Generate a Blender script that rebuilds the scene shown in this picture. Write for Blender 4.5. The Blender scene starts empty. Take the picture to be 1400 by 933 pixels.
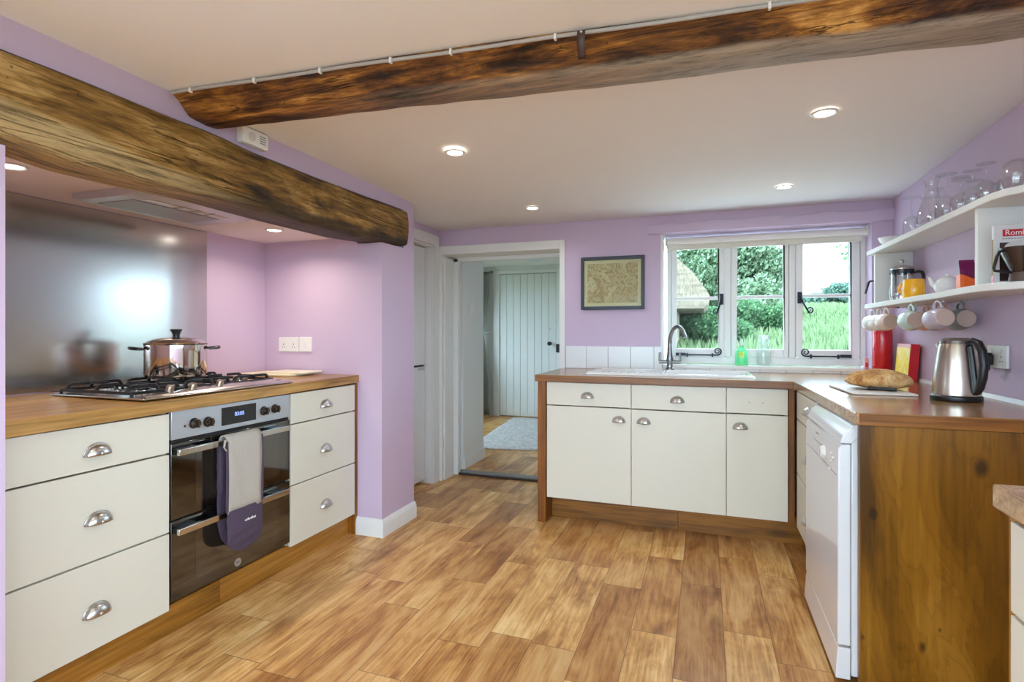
import bpy, bmesh, math, random
from mathutils import Vector, Matrix, Euler, noise
random.seed(7)
S = bpy.context.scene
C = S.collection
PI = math.pi

# ------------------------------------------------------------------ camera model (used to measure the room)
F, CX, HY, CH, TH = 740.0, 700.0, 455.0, 1.165, math.radians(19.6)
FW = (-math.sin(TH), math.cos(TH)); RT = (math.cos(TH), math.sin(TH))
def ray(px, py):
    u = (px - CX) / F; v = (HY - py) / F
    return (FW[0] + u * RT[0], FW[1] + u * RT[1], v)
def at(px, py, X=None, Y=None, Z=None):
    r = ray(px, py)
    t = X / r[0] if X is not None else (Y / r[1] if Y is not None else (Z - CH) / r[2])
    return Vector((t * r[0], t * r[1], CH + t * r[2]))

# ------------------------------------------------------------------ mesh helpers
OFF = {}
def V(*a): return Vector(a)

class MB:
    def __init__(s): s.bm = bmesh.new(); s.mi = 0
    def face(s, vs):
        try:
            f = s.bm.faces.new(vs); f.material_index = s.mi; return f
        except ValueError:
            return None
    def hexa(s, p):
        v = [s.bm.verts.new(q) for q in p]
        for q in ((0,3,2,1),(4,5,6,7),(0,1,5,4),(1,2,6,5),(2,3,7,6),(3,0,4,7)): s.face([v[i] for i in q])
        return s
    def box(s, x0, x1, y0, y1, z0, z1, rz=0, c=None):
        p = [V(x0,y0,z0),V(x1,y0,z0),V(x1,y1,z0),V(x0,y1,z0),V(x0,y0,z1),V(x1,y0,z1),V(x1,y1,z1),V(x0,y1,z1)]
        if rz:
            c = c or V((x0+x1)/2,(y0+y1)/2,0)
            R = Matrix.Rotation(rz,3,'Z'); p = [R @ (q-c) + c for q in p]
        return s.hexa(p)
    def prism(s, poly, a, b, axis='z'):
        def mk(u, v, w): return {'z': V(u,v,w), 'y': V(u,w,v), 'x': V(w,u,v)}[axis]
        A = [s.bm.verts.new(mk(u,v,a)) for u, v in poly]; B = [s.bm.verts.new(mk(u,v,b)) for u, v in poly]
        n = len(poly)
        s.face(A[::-1]); s.face(B)
        for i in range(n): s.face([A[i], A[(i+1)%n], B[(i+1)%n], B[i]])
        return s
    def grid(s, rows, closed_u=False, closed_v=False):
        g = [[s.bm.verts.new(p) for p in r] for r in rows]
        nu, nv = len(g), len(g[0])
        for i in range(nu if closed_u else nu-1):
            for j in range(nv if closed_v else nv-1):
                s.face([g[i][j], g[(i+1)%nu][j], g[(i+1)%nu][(j+1)%nv], g[i][(j+1)%nv]])
        return g
    def lathe(s, prof, c=(0,0,0), n=28, R=None, sx=1, sy=1):
        c = Vector(c); rows = []
        for r, z in prof:
            row = []
            for k in range(n):
                a = 2*PI*k/n; p = V(r*math.cos(a)*sx, r*math.sin(a)*sy, z)
                row.append(c + (R @ p if R else p))
            rows.append(row)
        g = s.grid(rows, closed_v=True)
        if prof[0][0] > 1e-6: s.face(g[0][::-1])
        if prof[-1][0] > 1e-6: s.face(g[-1])
        return s
    def shell(s, prof, c=(0,0,0), n=28, R=None):
        """closed loop profile revolved (no end caps)"""
        c = Vector(c); rows = []
        for r, z in prof:
            rows.append([c + ((R @ V(r*math.cos(2*PI*k/n), r*math.sin(2*PI*k/n), z)) if R else V(r*math.cos(2*PI*k/n), r*math.sin(2*PI*k/n), z)) for k in range(n)])
        s.grid(rows, closed_u=True, closed_v=True); return s
    def tube(s, pts, r, n=8, cap=True, flat=1.0, up=None):
        pts = [Vector(p) for p in pts]; m = len(pts)
        rs = r if isinstance(r, (list, tuple)) else [r]*m
        T = []
        for i in range(m):
            d = (pts[min(i+1,m-1)] - pts[max(i-1,0)])
            T.append(d.normalized() if d.length > 1e-9 else V(0,0,1))
        u = Vector(up) if up else (V(0,0,1) if abs(T[0].z) < .9 else V(1,0,0))
        u = (u - T[0]*u.dot(T[0])).normalized()
        rows = []
        for i in range(m):
            u = (u - T[i]*u.dot(T[i]))
            u = u.normalized() if u.length > 1e-6 else T[i].orthogonal().normalized()
            w = T[i].cross(u)
            rows.append([pts[i] + (u*math.cos(2*PI*k/n)*flat + w*math.sin(2*PI*k/n))*rs[i] for k in range(n)])
        g = s.grid(rows, closed_v=True)
        if cap: s.face(g[0][::-1]); s.face(g[-1])
        return s
    def bar(s, p0, p1, w, h, up=(0,0,1)):
        """square bar w wide, h tall along p0-p1"""
        p0, p1 = Vector(p0), Vector(p1); t = (p1-p0).normalized(); u = Vector(up); u = (u - t*u.dot(t)).normalized(); k = t.cross(u)
        q = []
        for p in (p0, p1):
            q += [p + k*(-w/2) - u*h/2, p + k*(w/2) - u*h/2, p + k*(w/2) + u*h/2, p - k*(w/2) + u*h/2]
        return s.hexa(q)
    def ball(s, c, r, n=14, m=9, sx=1, sy=1, sz=1):
        pr = [(max(r*math.sin(PI*i/m), 1e-7), -r*math.cos(PI*i/m)*sz) for i in range(m+1)]
        return s.lathe(pr, c, n, sx=sx, sy=sy)
    def xf(s, M):
        bmesh.ops.transform(s.bm, matrix=M, verts=s.bm.verts); return s
    def build(s, name, mats, parent=None, origin=None, smooth=35, bevel=0, seg=2, solid=0, sub=0):
        bm = s.bm
        bmesh.ops.remove_doubles(bm, verts=bm.verts, dist=1e-6)
        bmesh.ops.recalc_face_normals(bm, faces=bm.faces)
        lo = V(*[min(v.co[i] for v in bm.verts) for i in range(3)]); hi = V(*[max(v.co[i] for v in bm.verts) for i in range(3)])
        if origin is None:
            o_ = (lo+hi)/2
            if parent is None: o_.z = lo.z
        else: o_ = Vector(origin)
        bmesh.ops.translate(bm, verts=bm.verts, vec=-o_)
        me = bpy.data.meshes.new(name); bm.to_mesh(me); bm.free()
        for m in (mats if isinstance(mats, (list, tuple)) else [mats]): me.materials.append(m)
        if smooth:
            me.polygons.foreach_set('use_smooth', [True]*len(me.polygons)); me.set_sharp_from_angle(angle=math.radians(smooth))
        o = bpy.data.objects.new(name, me); C.objects.link(o)
        if parent is not None:
            o.parent = parent; o.location = o_ - OFF[parent.name]
        else: o.location = o_
        OFF[o.name] = o_
        if solid:
            md = o.modifiers.new('Solidify', 'SOLIDIFY'); md.thickness = solid; md.offset = 0
        if sub:
            md = o.modifiers.new('Subdivision', 'SUBSURF'); md.levels = sub; md.render_levels = sub
        if bevel:
            md = o.modifiers.new('Bevel', 'BEVEL'); md.width = bevel; md.segments = seg; md.limit_method = 'ANGLE'; md.angle_limit = math.radians(40)
            md.harden_normals = False
        return o

def tag(o, label, cat, group=None, kind=None):
    if label: o['label'] = label
    if cat: o['category'] = cat
    if group: o['group'] = group
    if kind: o['kind'] = kind
    return o
def struct(o, label=None):
    o['kind'] = 'structure'
    if label: o['label'] = label; o['category'] = o.name.split('_')[0].split('.')[0]
    return o
def thing(name, label, cat, loc=(0,0,0), local=False, rot=None, group=None, kind=None):
    o = bpy.data.objects.new(name, None); C.objects.link(o); o.location = loc
    if rot is not None: o.rotation_euler = rot.to_euler() if isinstance(rot, Matrix) else rot
    o.empty_display_size = .05
    OFF[o.name] = V(0,0,0) if local else Vector(loc)
    return tag(o, label, cat, group, kind)
def dup(root, loc, rot=None, label=None, group=None):
    r = root.copy(); C.objects.link(r); r.location = loc
    if rot is not None: r.rotation_euler = rot.to_euler() if isinstance(rot, Matrix) else rot
    if label: r['label'] = label
    if group: r['group'] = group
    def rec(a, b):
        for ch in [o for o in bpy.data.objects if o.parent == a]:
            c = ch.copy(); C.objects.link(c); c.parent = b; rec(ch, c)
    rec(root, r)
    return r
def recolor(root, m):
    for o in [o for o in bpy.data.objects if o.parent == root]:
        o.data = o.data.copy(); o.data.materials.clear(); o.data.materials.append(m)
def text_obj(name, body, size, M, mat, parent, depth=.0004):
    cu = bpy.data.curves.new(name, 'FONT'); cu.body = body; cu.size = size; cu.align_x = 'CENTER'; cu.align_y = 'CENTER'; cu.extrude = depth
    cu.materials.append(mat)
    o = bpy.data.objects.new(name, cu); C.objects.link(o); o.parent = parent
    me = bpy.data.meshes.new_from_object(o); bpy.data.objects.remove(o); me.name = name
    o = bpy.data.objects.new(name, me); C.objects.link(o); o.parent = parent
    if not me.materials: me.materials.append(mat)
    OFF[o.name] = V(0,0,0)
    M = M.copy(); t = M.to_translation() - OFF[parent.name]; M.translation = t
    o.matrix_local = M; return o
def frame_M(p, xdir, ydir):
    x = Vector(xdir).normalized(); y = Vector(ydir).normalized(); z = x.cross(y)
    M = Matrix((x, y, z)).transposed().to_4x4(); M.translation = Vector(p); return M

# ------------------------------------------------------------------ materials
def lin(c):
    out = []
    for v in c[:3]:
        v /= 255.0
        out.append(v/12.92 if v <= .04045 else ((v+.055)/1.055)**2.4)
    return (*out, 1.0)
class Mat:
    def __init__(s, name):
        s.m = bpy.data.materials.new(name); s.m.use_nodes = True
        s.N = s.m.node_tree.nodes; s.L = s.m.node_tree.links
        s.b = s.N['Principled BSDF']; s.out = s.N['Material Output']
    def n(s, t, **kw):
        x = s.N.new(t)
        for k, v in kw.items():
            if k.startswith('i_'):
                k = k[2:]; k = int(k) if k.isdigit() else k.replace('_', ' ')
                if hasattr(v, 'is_linked') and hasattr(v, 'node'): s.L.new(v, x.inputs[k])
                else: x.inputs[k].default_value = v
            else: setattr(x, k, v)
        return x
    def set(s, k, v):
        if hasattr(v, 'node'): s.L.new(v, s.b.inputs[k])
        else: s.b.inputs[k].default_value = v
    def math(s, op, a, b=None, c=None):
        x = s.N.new('ShaderNodeMath'); x.operation = op
        for i, v in enumerate((a, b, c)):
            if v is None: continue
            if hasattr(v, 'node'): s.L.new(v, x.inputs[i])
            else: x.inputs[i].default_value = v
        return x.outputs[0]
    def mix(s, fac, a, b, blend='MIX'):
        x = s.N.new('ShaderNodeMix'); x.data_type = 'RGBA'; x.blend_type = blend
        for i, v in ((0, fac), (6, a), (7, b)):
            if hasattr(v, 'node'): s.L.new(v, x.inputs[i])
            else: x.inputs[i].default_value = v
        return x.outputs[2]
    def ramp(s, fac, stops, interp='LINEAR'):
        x = s.N.new('ShaderNodeValToRGB'); x.color_ramp.interpolation = interp
        e = x.color_ramp.elements
        while len(e) < len(stops): e.new(.5)
        for i, (p, c) in enumerate(stops):
            e[i].position = p; e[i].color = lin(c) if isinstance(c, tuple) else (c, c, c, 1)
        s.L.new(fac, x.inputs[0]); return x.outputs[0]
    def obj(s, scale=(1,1,1), rnd=True):
        tc = s.n('ShaderNodeTexCoord').outputs['Object']
        if rnd:
            r = s.n('ShaderNodeObjectInfo').outputs['Random']
            r = s.math('MULTIPLY', r, 23.7)
            a = s.n('ShaderNodeVectorMath', operation='ADD'); s.L.new(tc, a.inputs[0]); s.L.new(r, a.inputs[1]); tc = a.outputs[0]
        mp = s.n('ShaderNodeMapping'); mp.inputs['Scale'].default_value = scale; s.L.new(tc, mp.inputs[0])
        return mp.outputs[0]
    def noise(s, vec, scale, detail=4, rough=.55, dist=0):
        x = s.n('ShaderNodeTexNoise'); s.L.new(vec, x.inputs['Vector'])
        x.inputs['Scale'].default_value = scale; x.inputs['Detail'].default_value = detail; x.inputs['Roughness'].default_value = rough; x.inputs['Distortion'].default_value = dist
        return x.outputs[0]
    def bump(s, h, strength=.2, dist=.01):
        x = s.n('ShaderNodeBump'); x.inputs['Strength'].default_value = strength; x.inputs['Distance'].default_value = dist
        s.L.new(h, x.inputs['Height']); s.L.new(x.outputs[0], s.b.inputs['Normal'])

def plain(name, col, rough=.5, metal=0, spec=.5, coat=0, bump=0, bscale=60, var=0):
    k = Mat(name); k.set('Base Color', lin(col)); k.set('Roughness', rough); k.set('Metallic', metal); k.set('Specular IOR Level', spec)
    if coat: k.set('Coat Weight', coat); k.set('Coat Roughness', .08)
    if bump or var:
        h = k.noise(k.obj(rnd=False), bscale, 4)
        if bump: k.bump(h, bump, .004)
        if var:
            lo = tuple(max(0, c*(1-var)) for c in col); hi = tuple(min(255, c*(1+var)) for c in col)
            k.set('Base Color', k.ramp(h, [(.3, lo), (.7, hi)]))
    return k.m
def emit(name, col, st):
    k = Mat(name); k.set('Base Color', lin(col)); k.set('Emission Color', lin(col)); k.set('Emission Strength', st); return k.m
def wood(name, cols, axis='x', rough=.4, knots=0, blotch=.35, bump=.06, sc=1.0, spec=.5, fine=.35, coat=0, lo=.385, hi=.625, rings=.35):
    k = Mat(name)
    a, c = .55*sc, 8.0*sc
    def ms(a, c): return {'x': (a,c,c), 'y': (c,a,c), 'z': (c,c,a)}[axis]
    n1 = k.noise(k.obj(ms(a, c)), 1.0, 6, .6, 1.1)
    n2 = k.noise(k.obj(ms(a*4, c*9)), 1.0, 3, .6, .3)
    n3 = k.noise(k.obj(ms(1.4*sc, 2.5*sc)), 1.0, 2, .5, .5)
    f = k.math('ADD', k.math('MULTIPLY', n1, 1-fine-blotch*.5), k.math('ADD', k.math('MULTIPLY', n2, fine), k.math('MULTIPLY', n3, blotch*.5)))
    m = len(cols)
    col = k.ramp(f, [(lo + (hi-lo)*i/(m-1), cols[i]) for i in range(m)])
    n5 = k.noise(k.obj(ms(.35*sc, 2.6*sc)), 1.0, 2, .45, .7)
    ring = k.math('FRACT', k.math('MULTIPLY', k.math('ADD', n5, k.math('MULTIPLY', n2, .02)), 17.0))
    rl = k.ramp(ring, [(0.0, 1.0), (.16, .25), (.5, 0.0), (1.0, .55)])
    col = k.mix(k.math('MULTIPLY', rl, rings), col, lin(tuple(v*.62 for v in cols[0])))
    if knots:
        vo = k.n('ShaderNodeTexVoronoi'); k.L.new(k.obj(ms(1.3*sc, 3.2*sc)), vo.inputs['Vector']); vo.inputs['Scale'].default_value = 1.0
        d = k.math('ADD', vo.outputs['Distance'], k.math('MULTIPLY', n1, .12))
        kf = k.ramp(d, [(.09, 1.0), (.17, 0.0)])
        col = k.mix(k.math('MULTIPLY', kf, knots), col, lin(tuple(v*.3 for v in cols[0])))
    k.set('Base Color', col); k.set('Roughness', rough); k.set('Specular IOR Level', spec)
    if coat: k.set('Coat Weight', coat); k.set('Coat Roughness', .15)
    k.bump(f, bump*4, .004)
    return k.m
def clear(name, tint=(255,255,255), gloss=.06, rough=.02, edge=.55, edgecol=None):
    """thin clear glass: straight-through transparency plus a fresnel reflection"""
    k = Mat(name); k.N.remove(k.b)
    t = k.n('ShaderNodeBsdfTransparent'); g = k.n('ShaderNodeBsdfGlossy'); g.inputs['Roughness'].default_value = rough
    lw = k.n('ShaderNodeLayerWeight'); lw.inputs[0].default_value = .35
    p = k.math('POWER', lw.outputs['Facing'], 2.2)
    f = k.math('ADD', k.math('MULTIPLY', p, edge), gloss)
    ec = lin(edgecol) if edgecol else lin(tint)
    k.L.new(k.mix(p, lin(tint), ec), t.inputs[0])
    mx = k.n('ShaderNodeMixShader'); k.L.new(f, mx.inputs[0]); k.L.new(t.outputs[0], mx.inputs[1]); k.L.new(g.outputs[0], mx.inputs[2])
    k.L.new(mx.outputs[0], k.out.inputs[0]); return k.m

M_wall = plain('lilac_paint', (207,185,208), .55, bump=.08, bscale=35)
M_ceil = plain('ceiling_paint', (246,245,243), .7, bump=.15, bscale=6)
M_white = plain('white_gloss_paint', (236,236,233), .35, bump=.03, bscale=30)
M_hallwall = plain('hall_white_paint', (232,233,230), .6)
M_cream = plain('cream_laminate', (227,223,206), .32)
M_cream_in = plain('carcass_board', (200,190,165), .6)
M_shadow = plain('dark_recess', (40,34,30), .8)
M_steel = plain('brushed_nickel', (205,203,198), .28, 1)
M_chrome = plain('polished_chrome', (225,225,225), .08, 1)
M_inox = plain('stainless_steel', (208,206,202), .22, 1)
M_pot = plain('polished_steel', (226,220,212), .09, 1)
M_black = plain('black_plastic', (22,22,24), .35)
M_iron = plain('cast_iron', (34,33,34), .45, .3, bump=.2, bscale=150)
M_wiron = plain('wrought_iron', (38,42,50), .4, .6)
M_ceramic = plain('white_ceramic', (240,240,238), .12, coat=.5)
M_tile = plain('white_tile', (238,240,240), .15)
M_plastic = plain('white_plastic', (238,237,232), .35)
M_appl = plain('white_enamel', (236,238,240), .18, coat=.3)
M_ovenglass = plain('black_oven_glass', (20,17,15), .05, 0, 1.0, coat=1)
M_winglass = clear('window_glass', (252,255,254), .002, .0, .12)
M_drink = clear('drinking_glass', (254,254,254), .07, .06, .6, (247,249,249))
M_display = plain('display_glass', (26,27,30), .12)
M_bluedigit = emit('blue_digits', (150,175,255), 1.3)
M_lamp = emit('lamp_lens', (255,248,236), 14)
M_darkwood = wood('stained_post', [(88,48,10),(140,82,18),(168,104,30)], 'z', .4, 0)
def endpanel_mat(name, knots):
    k = Mat(name); p = k.n('ShaderNodeNewGeometry').outputs['Position']
    def mp(sc, off=(0,0,0)):
        m = k.n('ShaderNodeMapping'); m.inputs['Scale'].default_value = sc; m.inputs['Location'].default_value = off; k.L.new(p, m.inputs[0]); return m.outputs[0]
    n1 = k.noise(mp((4.2, 4.2, .8)), 1.0, 5, .55, 1.2); n2 = k.noise(mp((60, 60, 3)), 1.0, 3, .6, .2); n3 = k.noise(mp((1.6, 1.6, 1.0)), 1.0, 2, .5, .4)
    kd = None
    for kx, kz, kr in knots:
        d = k.n('ShaderNodeVectorMath', operation='DISTANCE'); m = mp((1.0, 0, .62)); k.L.new(m, d.inputs[0]); d.inputs[1].default_value = (kx, 0, kz*.62)
        q = k.math('DIVIDE', d.outputs['Value'], kr); kd = q if kd is None else k.math('MINIMUM', kd, q)
    kd = k.math('ADD', kd, k.math('MULTIPLY', k.math('SUBTRACT', n1, .5), 1.2))
    near = k.ramp(kd, [(.0, 1.0), (1.0, 0.0)])
    f = k.math('ADD', k.math('MULTIPLY', n1, .52), k.math('ADD', k.math('MULTIPLY', n2, .16), k.math('MULTIPLY', n3, .36)))
    col = k.ramp(f, [(.42,(84,52,8)),(.49,(126,82,12)),(.56,(150,100,20)),(.64,(176,124,40))])
    ring = k.math('FRACT', k.math('ADD', k.math('MULTIPLY', k.math('ADD', n1, k.math('MULTIPLY', n2, .015)), 13.0), k.math('MULTIPLY', kd, .55)))
    rl = k.ramp(ring, [(0.0, 1.0), (.14, .2), (.5, 0.0), (1.0, .5)])
    col = k.mix(k.math('MULTIPLY', rl, .34), col, lin((66,38,6)))
    col = k.mix(k.math('MULTIPLY', k.ramp(kd, [(.08, 1.0), (.3, .0)]), .8), col, lin((44,26,8)))
    k.set('Base Color', col); k.set('Roughness', .36); k.bump(f, .15, .003); return k.m
def kn(px, py, r): p = at(px, py, Y=2.018); return (p.x, p.z, r)
M_endpanel = endpanel_mat('stained_oak_panel', [kn(1195,703,.03), kn(1180,872,.034), kn(1262,885,.05), kn(1342,640,.06), kn(1285,862,.03)])
M_plinth_x = wood('stained_plinth_x', [(100,60,14),(150,96,24),(178,118,40)], 'x', .42, .5)
M_plinth_y = wood('stained_plinth_y', [(110,68,20),(160,106,34),(192,134,58)], 'y', .42, .5)
M_top_x = wood('oak_worktop_x', [(122,84,46),(172,126,74),(200,154,100)], 'x', .2, .6, .5, .02, 1.2, coat=.6)
M_top_right = wood('oak_worktop_diag', [(122,84,48),(172,128,78),(204,160,108)], 'x', .2, .6, .5, .02, 1.2, coat=.6)
M_top_y = wood('oak_worktop_y', [(118,82,38),(182,136,72),(214,170,102)], 'y', .34, .7, .5, .03, 1.2, coat=.15)

def beam_mat(name, cols, axis, pale):
    k = Mat(name)
    def ms(a, c): return {'x': (a,c,c), 'y': (c,a,c)}[axis]
    n1 = k.noise(k.obj(ms(.9, 6)), 1.6, 8, .68, 1.6)
    n2 = k.noise(k.obj(ms(4, 45)), 1.0, 4, .7, .5)
    n3 = k.noise(k.obj(ms(1.1, 2.2)), 1.7, 4, .6, .8)
    f = k.math('ADD', k.math('MULTIPLY', n1, .46), k.math('ADD', k.math('MULTIPLY', n2, .26), k.math('MULTIPLY', n3, .44)))
    f = k.math('SUBTRACT', f, .08)
    col = k.ramp(f, [(.41+.19*i/(len(cols)-1), c) for i, c in enumerate(cols)])
    # cracks along the grain
    cr = k.noise(k.obj(ms(.7, 16)), 1.0, 5, .6, 1.0)
    d = k.math('ABSOLUTE', k.math('SUBTRACT', cr, .5))
    cf = k.ramp(d, [(.0, 1.0), (.016, 0.0)])
    cm = k.ramp(n3, [(.5, 0.0), (.62, 1.0)])
    col = k.mix(k.math('MULTIPLY', k.math('MULTIPLY', cf, cm), .85), col, lin((24,14,8)))
    # worm holes
    vo = k.n('ShaderNodeTexVoronoi'); k.L.new(k.obj((22,22,22)), vo.inputs['Vector']); vo.inputs['Scale'].default_value = 1.0
    wf = k.ramp(vo.outputs['Distance'], [(.06, 1.0), (.1, 0.0)])
    col = k.mix(k.math('MULTIPLY', wf, .6), col, lin((20,12,8)))
    # paler lower part of the old timber
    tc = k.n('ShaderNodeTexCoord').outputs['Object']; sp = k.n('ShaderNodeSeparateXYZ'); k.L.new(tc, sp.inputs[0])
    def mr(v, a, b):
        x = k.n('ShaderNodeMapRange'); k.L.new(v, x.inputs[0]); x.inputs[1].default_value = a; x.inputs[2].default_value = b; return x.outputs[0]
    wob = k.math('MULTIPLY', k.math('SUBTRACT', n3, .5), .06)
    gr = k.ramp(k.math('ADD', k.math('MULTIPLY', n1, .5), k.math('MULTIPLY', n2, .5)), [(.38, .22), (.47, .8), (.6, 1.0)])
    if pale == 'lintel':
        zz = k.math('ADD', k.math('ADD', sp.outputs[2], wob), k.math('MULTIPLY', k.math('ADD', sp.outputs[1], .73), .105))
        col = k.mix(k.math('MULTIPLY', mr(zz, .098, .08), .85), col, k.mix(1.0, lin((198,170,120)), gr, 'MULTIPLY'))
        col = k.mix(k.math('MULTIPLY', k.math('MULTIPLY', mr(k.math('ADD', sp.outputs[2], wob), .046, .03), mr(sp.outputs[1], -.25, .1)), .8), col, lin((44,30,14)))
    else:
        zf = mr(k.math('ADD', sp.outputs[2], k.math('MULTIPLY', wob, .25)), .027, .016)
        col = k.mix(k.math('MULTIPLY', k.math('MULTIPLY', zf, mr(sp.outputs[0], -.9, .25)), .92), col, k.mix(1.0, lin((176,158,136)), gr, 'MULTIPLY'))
    cf2 = k.ramp(k.math('ABSOLUTE', k.math('SUBTRACT', k.noise(k.obj(ms(1.6, 30)), 1.0, 3, .6, .8), .5)), [(0.0, 1.0), (.02, 0.0)])
    col = k.mix(k.math('MULTIPLY', cf2, .4), col, lin((26,16,8)))
    k.set('Base Color', col); k.set('Roughness', .55); k.set('Specular IOR Level', .35)
    h = k.math('SUBTRACT', f, k.math('MULTIPLY', k.math('MULTIPLY', cf, cm), .6))
    k.bump(h, 1.0, .018); return k.m

def floor_mat():
    k = Mat('oak_plank_floor')
    tc = k.n('ShaderNodeTexCoord').outputs['Object']; sp = k.n('ShaderNodeSeparateXYZ'); k.L.new(tc, sp.inputs[0])
    X, Y = sp.outputs[0], sp.outputs[1]
    xs = k.math('DIVIDE', k.math('ADD', X, .102 + 17.1), .171)
    col = k.math('FLOOR', xs)
    w1 = k.n('ShaderNodeTexWhiteNoise', noise_dimensions='1D'); k.L.new(col, w1.inputs['W'])
    ys = k.math('ADD', k.math('DIVIDE', Y, .74), k.math('MULTIPLY', w1.outputs[0], 13.0))
    row = k.math('FLOOR', ys)
    cv = k.n('ShaderNodeCombineXYZ'); k.L.new(col, cv.inputs[0]); k.L.new(row, cv.inputs[1])
    w2 = k.n('ShaderNodeTexWhiteNoise', noise_dimensions='2D'); k.L.new(cv.outputs[0], w2.inputs['Vector'])
    rnd = w2.outputs[0]
    gv = k.n('ShaderNodeCombineXYZ'); k.L.new(X, gv.inputs[0]); k.L.new(Y, gv.inputs[1]); k.L.new(k.math('MULTIPLY', rnd, 40), gv.inputs[2])
    def mp(sc):
        m = k.n('ShaderNodeMapping'); m.inputs['Scale'].default_value = sc; k.L.new(gv.outputs[0], m.inputs[0]); return m.outputs[0]
    n1 = k.noise(mp((7, 1.3, 1)), 1.6, 6, .62, 1.0)
    n2 = k.noise(mp((60, 3.0, 1)), 1.6, 4, .6, .2)
    n3 = k.noise(mp((5, 3.2, 1)), 1.0, 4, .6, .6)
    n4 = k.noise(mp((14, 60, 1)), 1.0, 2, .5, 0)
    f = k.math('ADD', k.math('MULTIPLY', n1, .46), k.math('ADD', k.math('MULTIPLY', n2, .25), k.math('MULTIPLY', n3, .29)))
    base = k.ramp(f, [(.33, (124,82,42)), (.42, (182,130,74)), (.49, (218,170,108)), (.56, (240,202,144)), (.66, (251,226,180))])
    tone = k.ramp(rnd, [(0.0, (196,172,146)), (.3, (232,214,188)), (.6, (250,242,226)), (.8, (255,252,240)), (1.0, (220,196,168))])
    c = k.mix(1.0, base, tone, 'MULTIPLY')
    vo = k.n('ShaderNodeTexVoronoi'); k.L.new(mp((4.6, 2.0, 1)), vo.inputs['Vector']); vo.inputs['Scale'].default_value = 1
    kf = k.ramp(k.math('ADD', vo.outputs['Distance'], k.math('MULTIPLY', n1, .16)), [(.13, 1.0), (.24, 0.0)])
    c = k.mix(k.math('MULTIPLY', kf, .42), c, lin((92,56,26)))
    fx = k.math('FRACT', xs); fy = k.math('FRACT', ys)
    ex = k.math('MINIMUM', fx, k.math('SUBTRACT', 1.0, fx)); ey = k.math('MINIMUM', fy, k.math('SUBTRACT', 1.0, fy))
    gx = k.math('LESS_THAN', ex, .009); gy = k.math('LESS_THAN', ey, .0021)
    g = k.math('MAXIMUM', gx, gy)
    c = k.mix(k.math('MULTIPLY', g, .6), c, lin((70,42,22)))
    k.set('Base Color', c)
    k.set('Roughness', k.math('ADD', k.math('MULTIPLY', n2, .18), .26)); k.set('Specular IOR Level', .45)
    k.bump(k.math('SUBTRACT', k.math('ADD', k.math('MULTIPLY', n2, .5), k.math('MULTIPLY', n4, .2)), g), .18, .003)
    return k.m
M_floor = floor_mat()
def splash_mat():
    k = Mat('brushed_steel_sheet'); k.set('Base Color', lin((200,198,194))); k.set('Metallic', 1.0)
    n = k.noise(k.obj((200, 1.2, 140), False), 1.0, 3, .6); n2 = k.noise(k.obj((1,2.5,3), False), 1.5, 3)
    k.set('Roughness', .2)
    return k.m
M_splash = splash_mat()

# ------------------------------------------------------------------ THE ROOM
ZC = 2.0
PX = -1.735          # face of the chimney wall
XR = 1.065           # right wall
YF = 3.83            # far wall
o = MB().box(-2.8, 1.3, -2.4, 4.06, -.06, 0).build('floor', M_floor, origin=(0,0,0), smooth=0); struct(o, 'oak plank kitchen floor')
def slab(y0, z0, y1, z1, x0, x1, t=.05):
    return MB().hexa([V(x0,y0,z0),V(x1,y0,z0),V(x1,y1,z1),V(x0,y1,z1),V(x0,y0,z0+t),V(x1,y0,z0+t),V(x1,y1,z1+t),V(x0,y1,z1+t)])
def ceiling_mesh():
    m = MB(); ys = [-2.4, 1.42, 1.66, 2.0, 2.5, 3.0, 3.5, 4.08]; zs = [2.0, 2.0, 1.985, 1.992, 1.985, 1.975, 1.97, 1.965]
    m.grid([[V(x, y, z + (.004*math.sin(x*2.1+y*1.7) if 0 < i < 7 else 0)) for x in [-2.8+4.1*j/12 for j in range(13)]] for i, (y, z) in enumerate(zip(ys, zs))])
    return m
o = ceiling_mesh().build('ceiling', M_ceil, origin=(0,0,2), smooth=20); struct(o, 'white sloping kitchen ceiling')
md = o.modifiers.new('Solidify', 'SOLIDIFY'); md.thickness = .05; md.offset = 1 if o.data.polygons[0].normal.z > 0 else -1

# far wall with doorway and window opening
m = MB()
WX0, WX1, WZ0, WZ1 = -.272, .958, .946, 1.835
DX0, DX1, DZ = -1.945, -.994, 1.775
TZ = 2.06
m.box(-2.8, DX0-.03, YF, 4.08, 0, TZ); m.box(DX0-.03, DX1+.03, YF, 4.08, DZ+.03, TZ); m.box(DX1+.03, WX0, YF, 4.08, 0, TZ)
m.box(WX0, WX1, YF, 4.08, 0, WZ0-.02); m.box(WX0, WX1, YF, 4.08, WZ1, TZ); m.box(WX1, 1.3, YF, 4.08, 0, TZ)
struct(m.build('wall_far', M_wall, smooth=0), 'lilac far wall with window and doorway')
m = MB()
RW = (-2.1, .9, .95, 1.88)
m.box(XR, 1.3, -2.4, RW[0], 0, TZ); m.box(XR, 1.3, RW[0], RW[1], 0, RW[2]); m.box(XR, 1.3, RW[0], RW[1], RW[3], TZ); m.box(XR, 1.3, RW[1], YF, 0, TZ)
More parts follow.
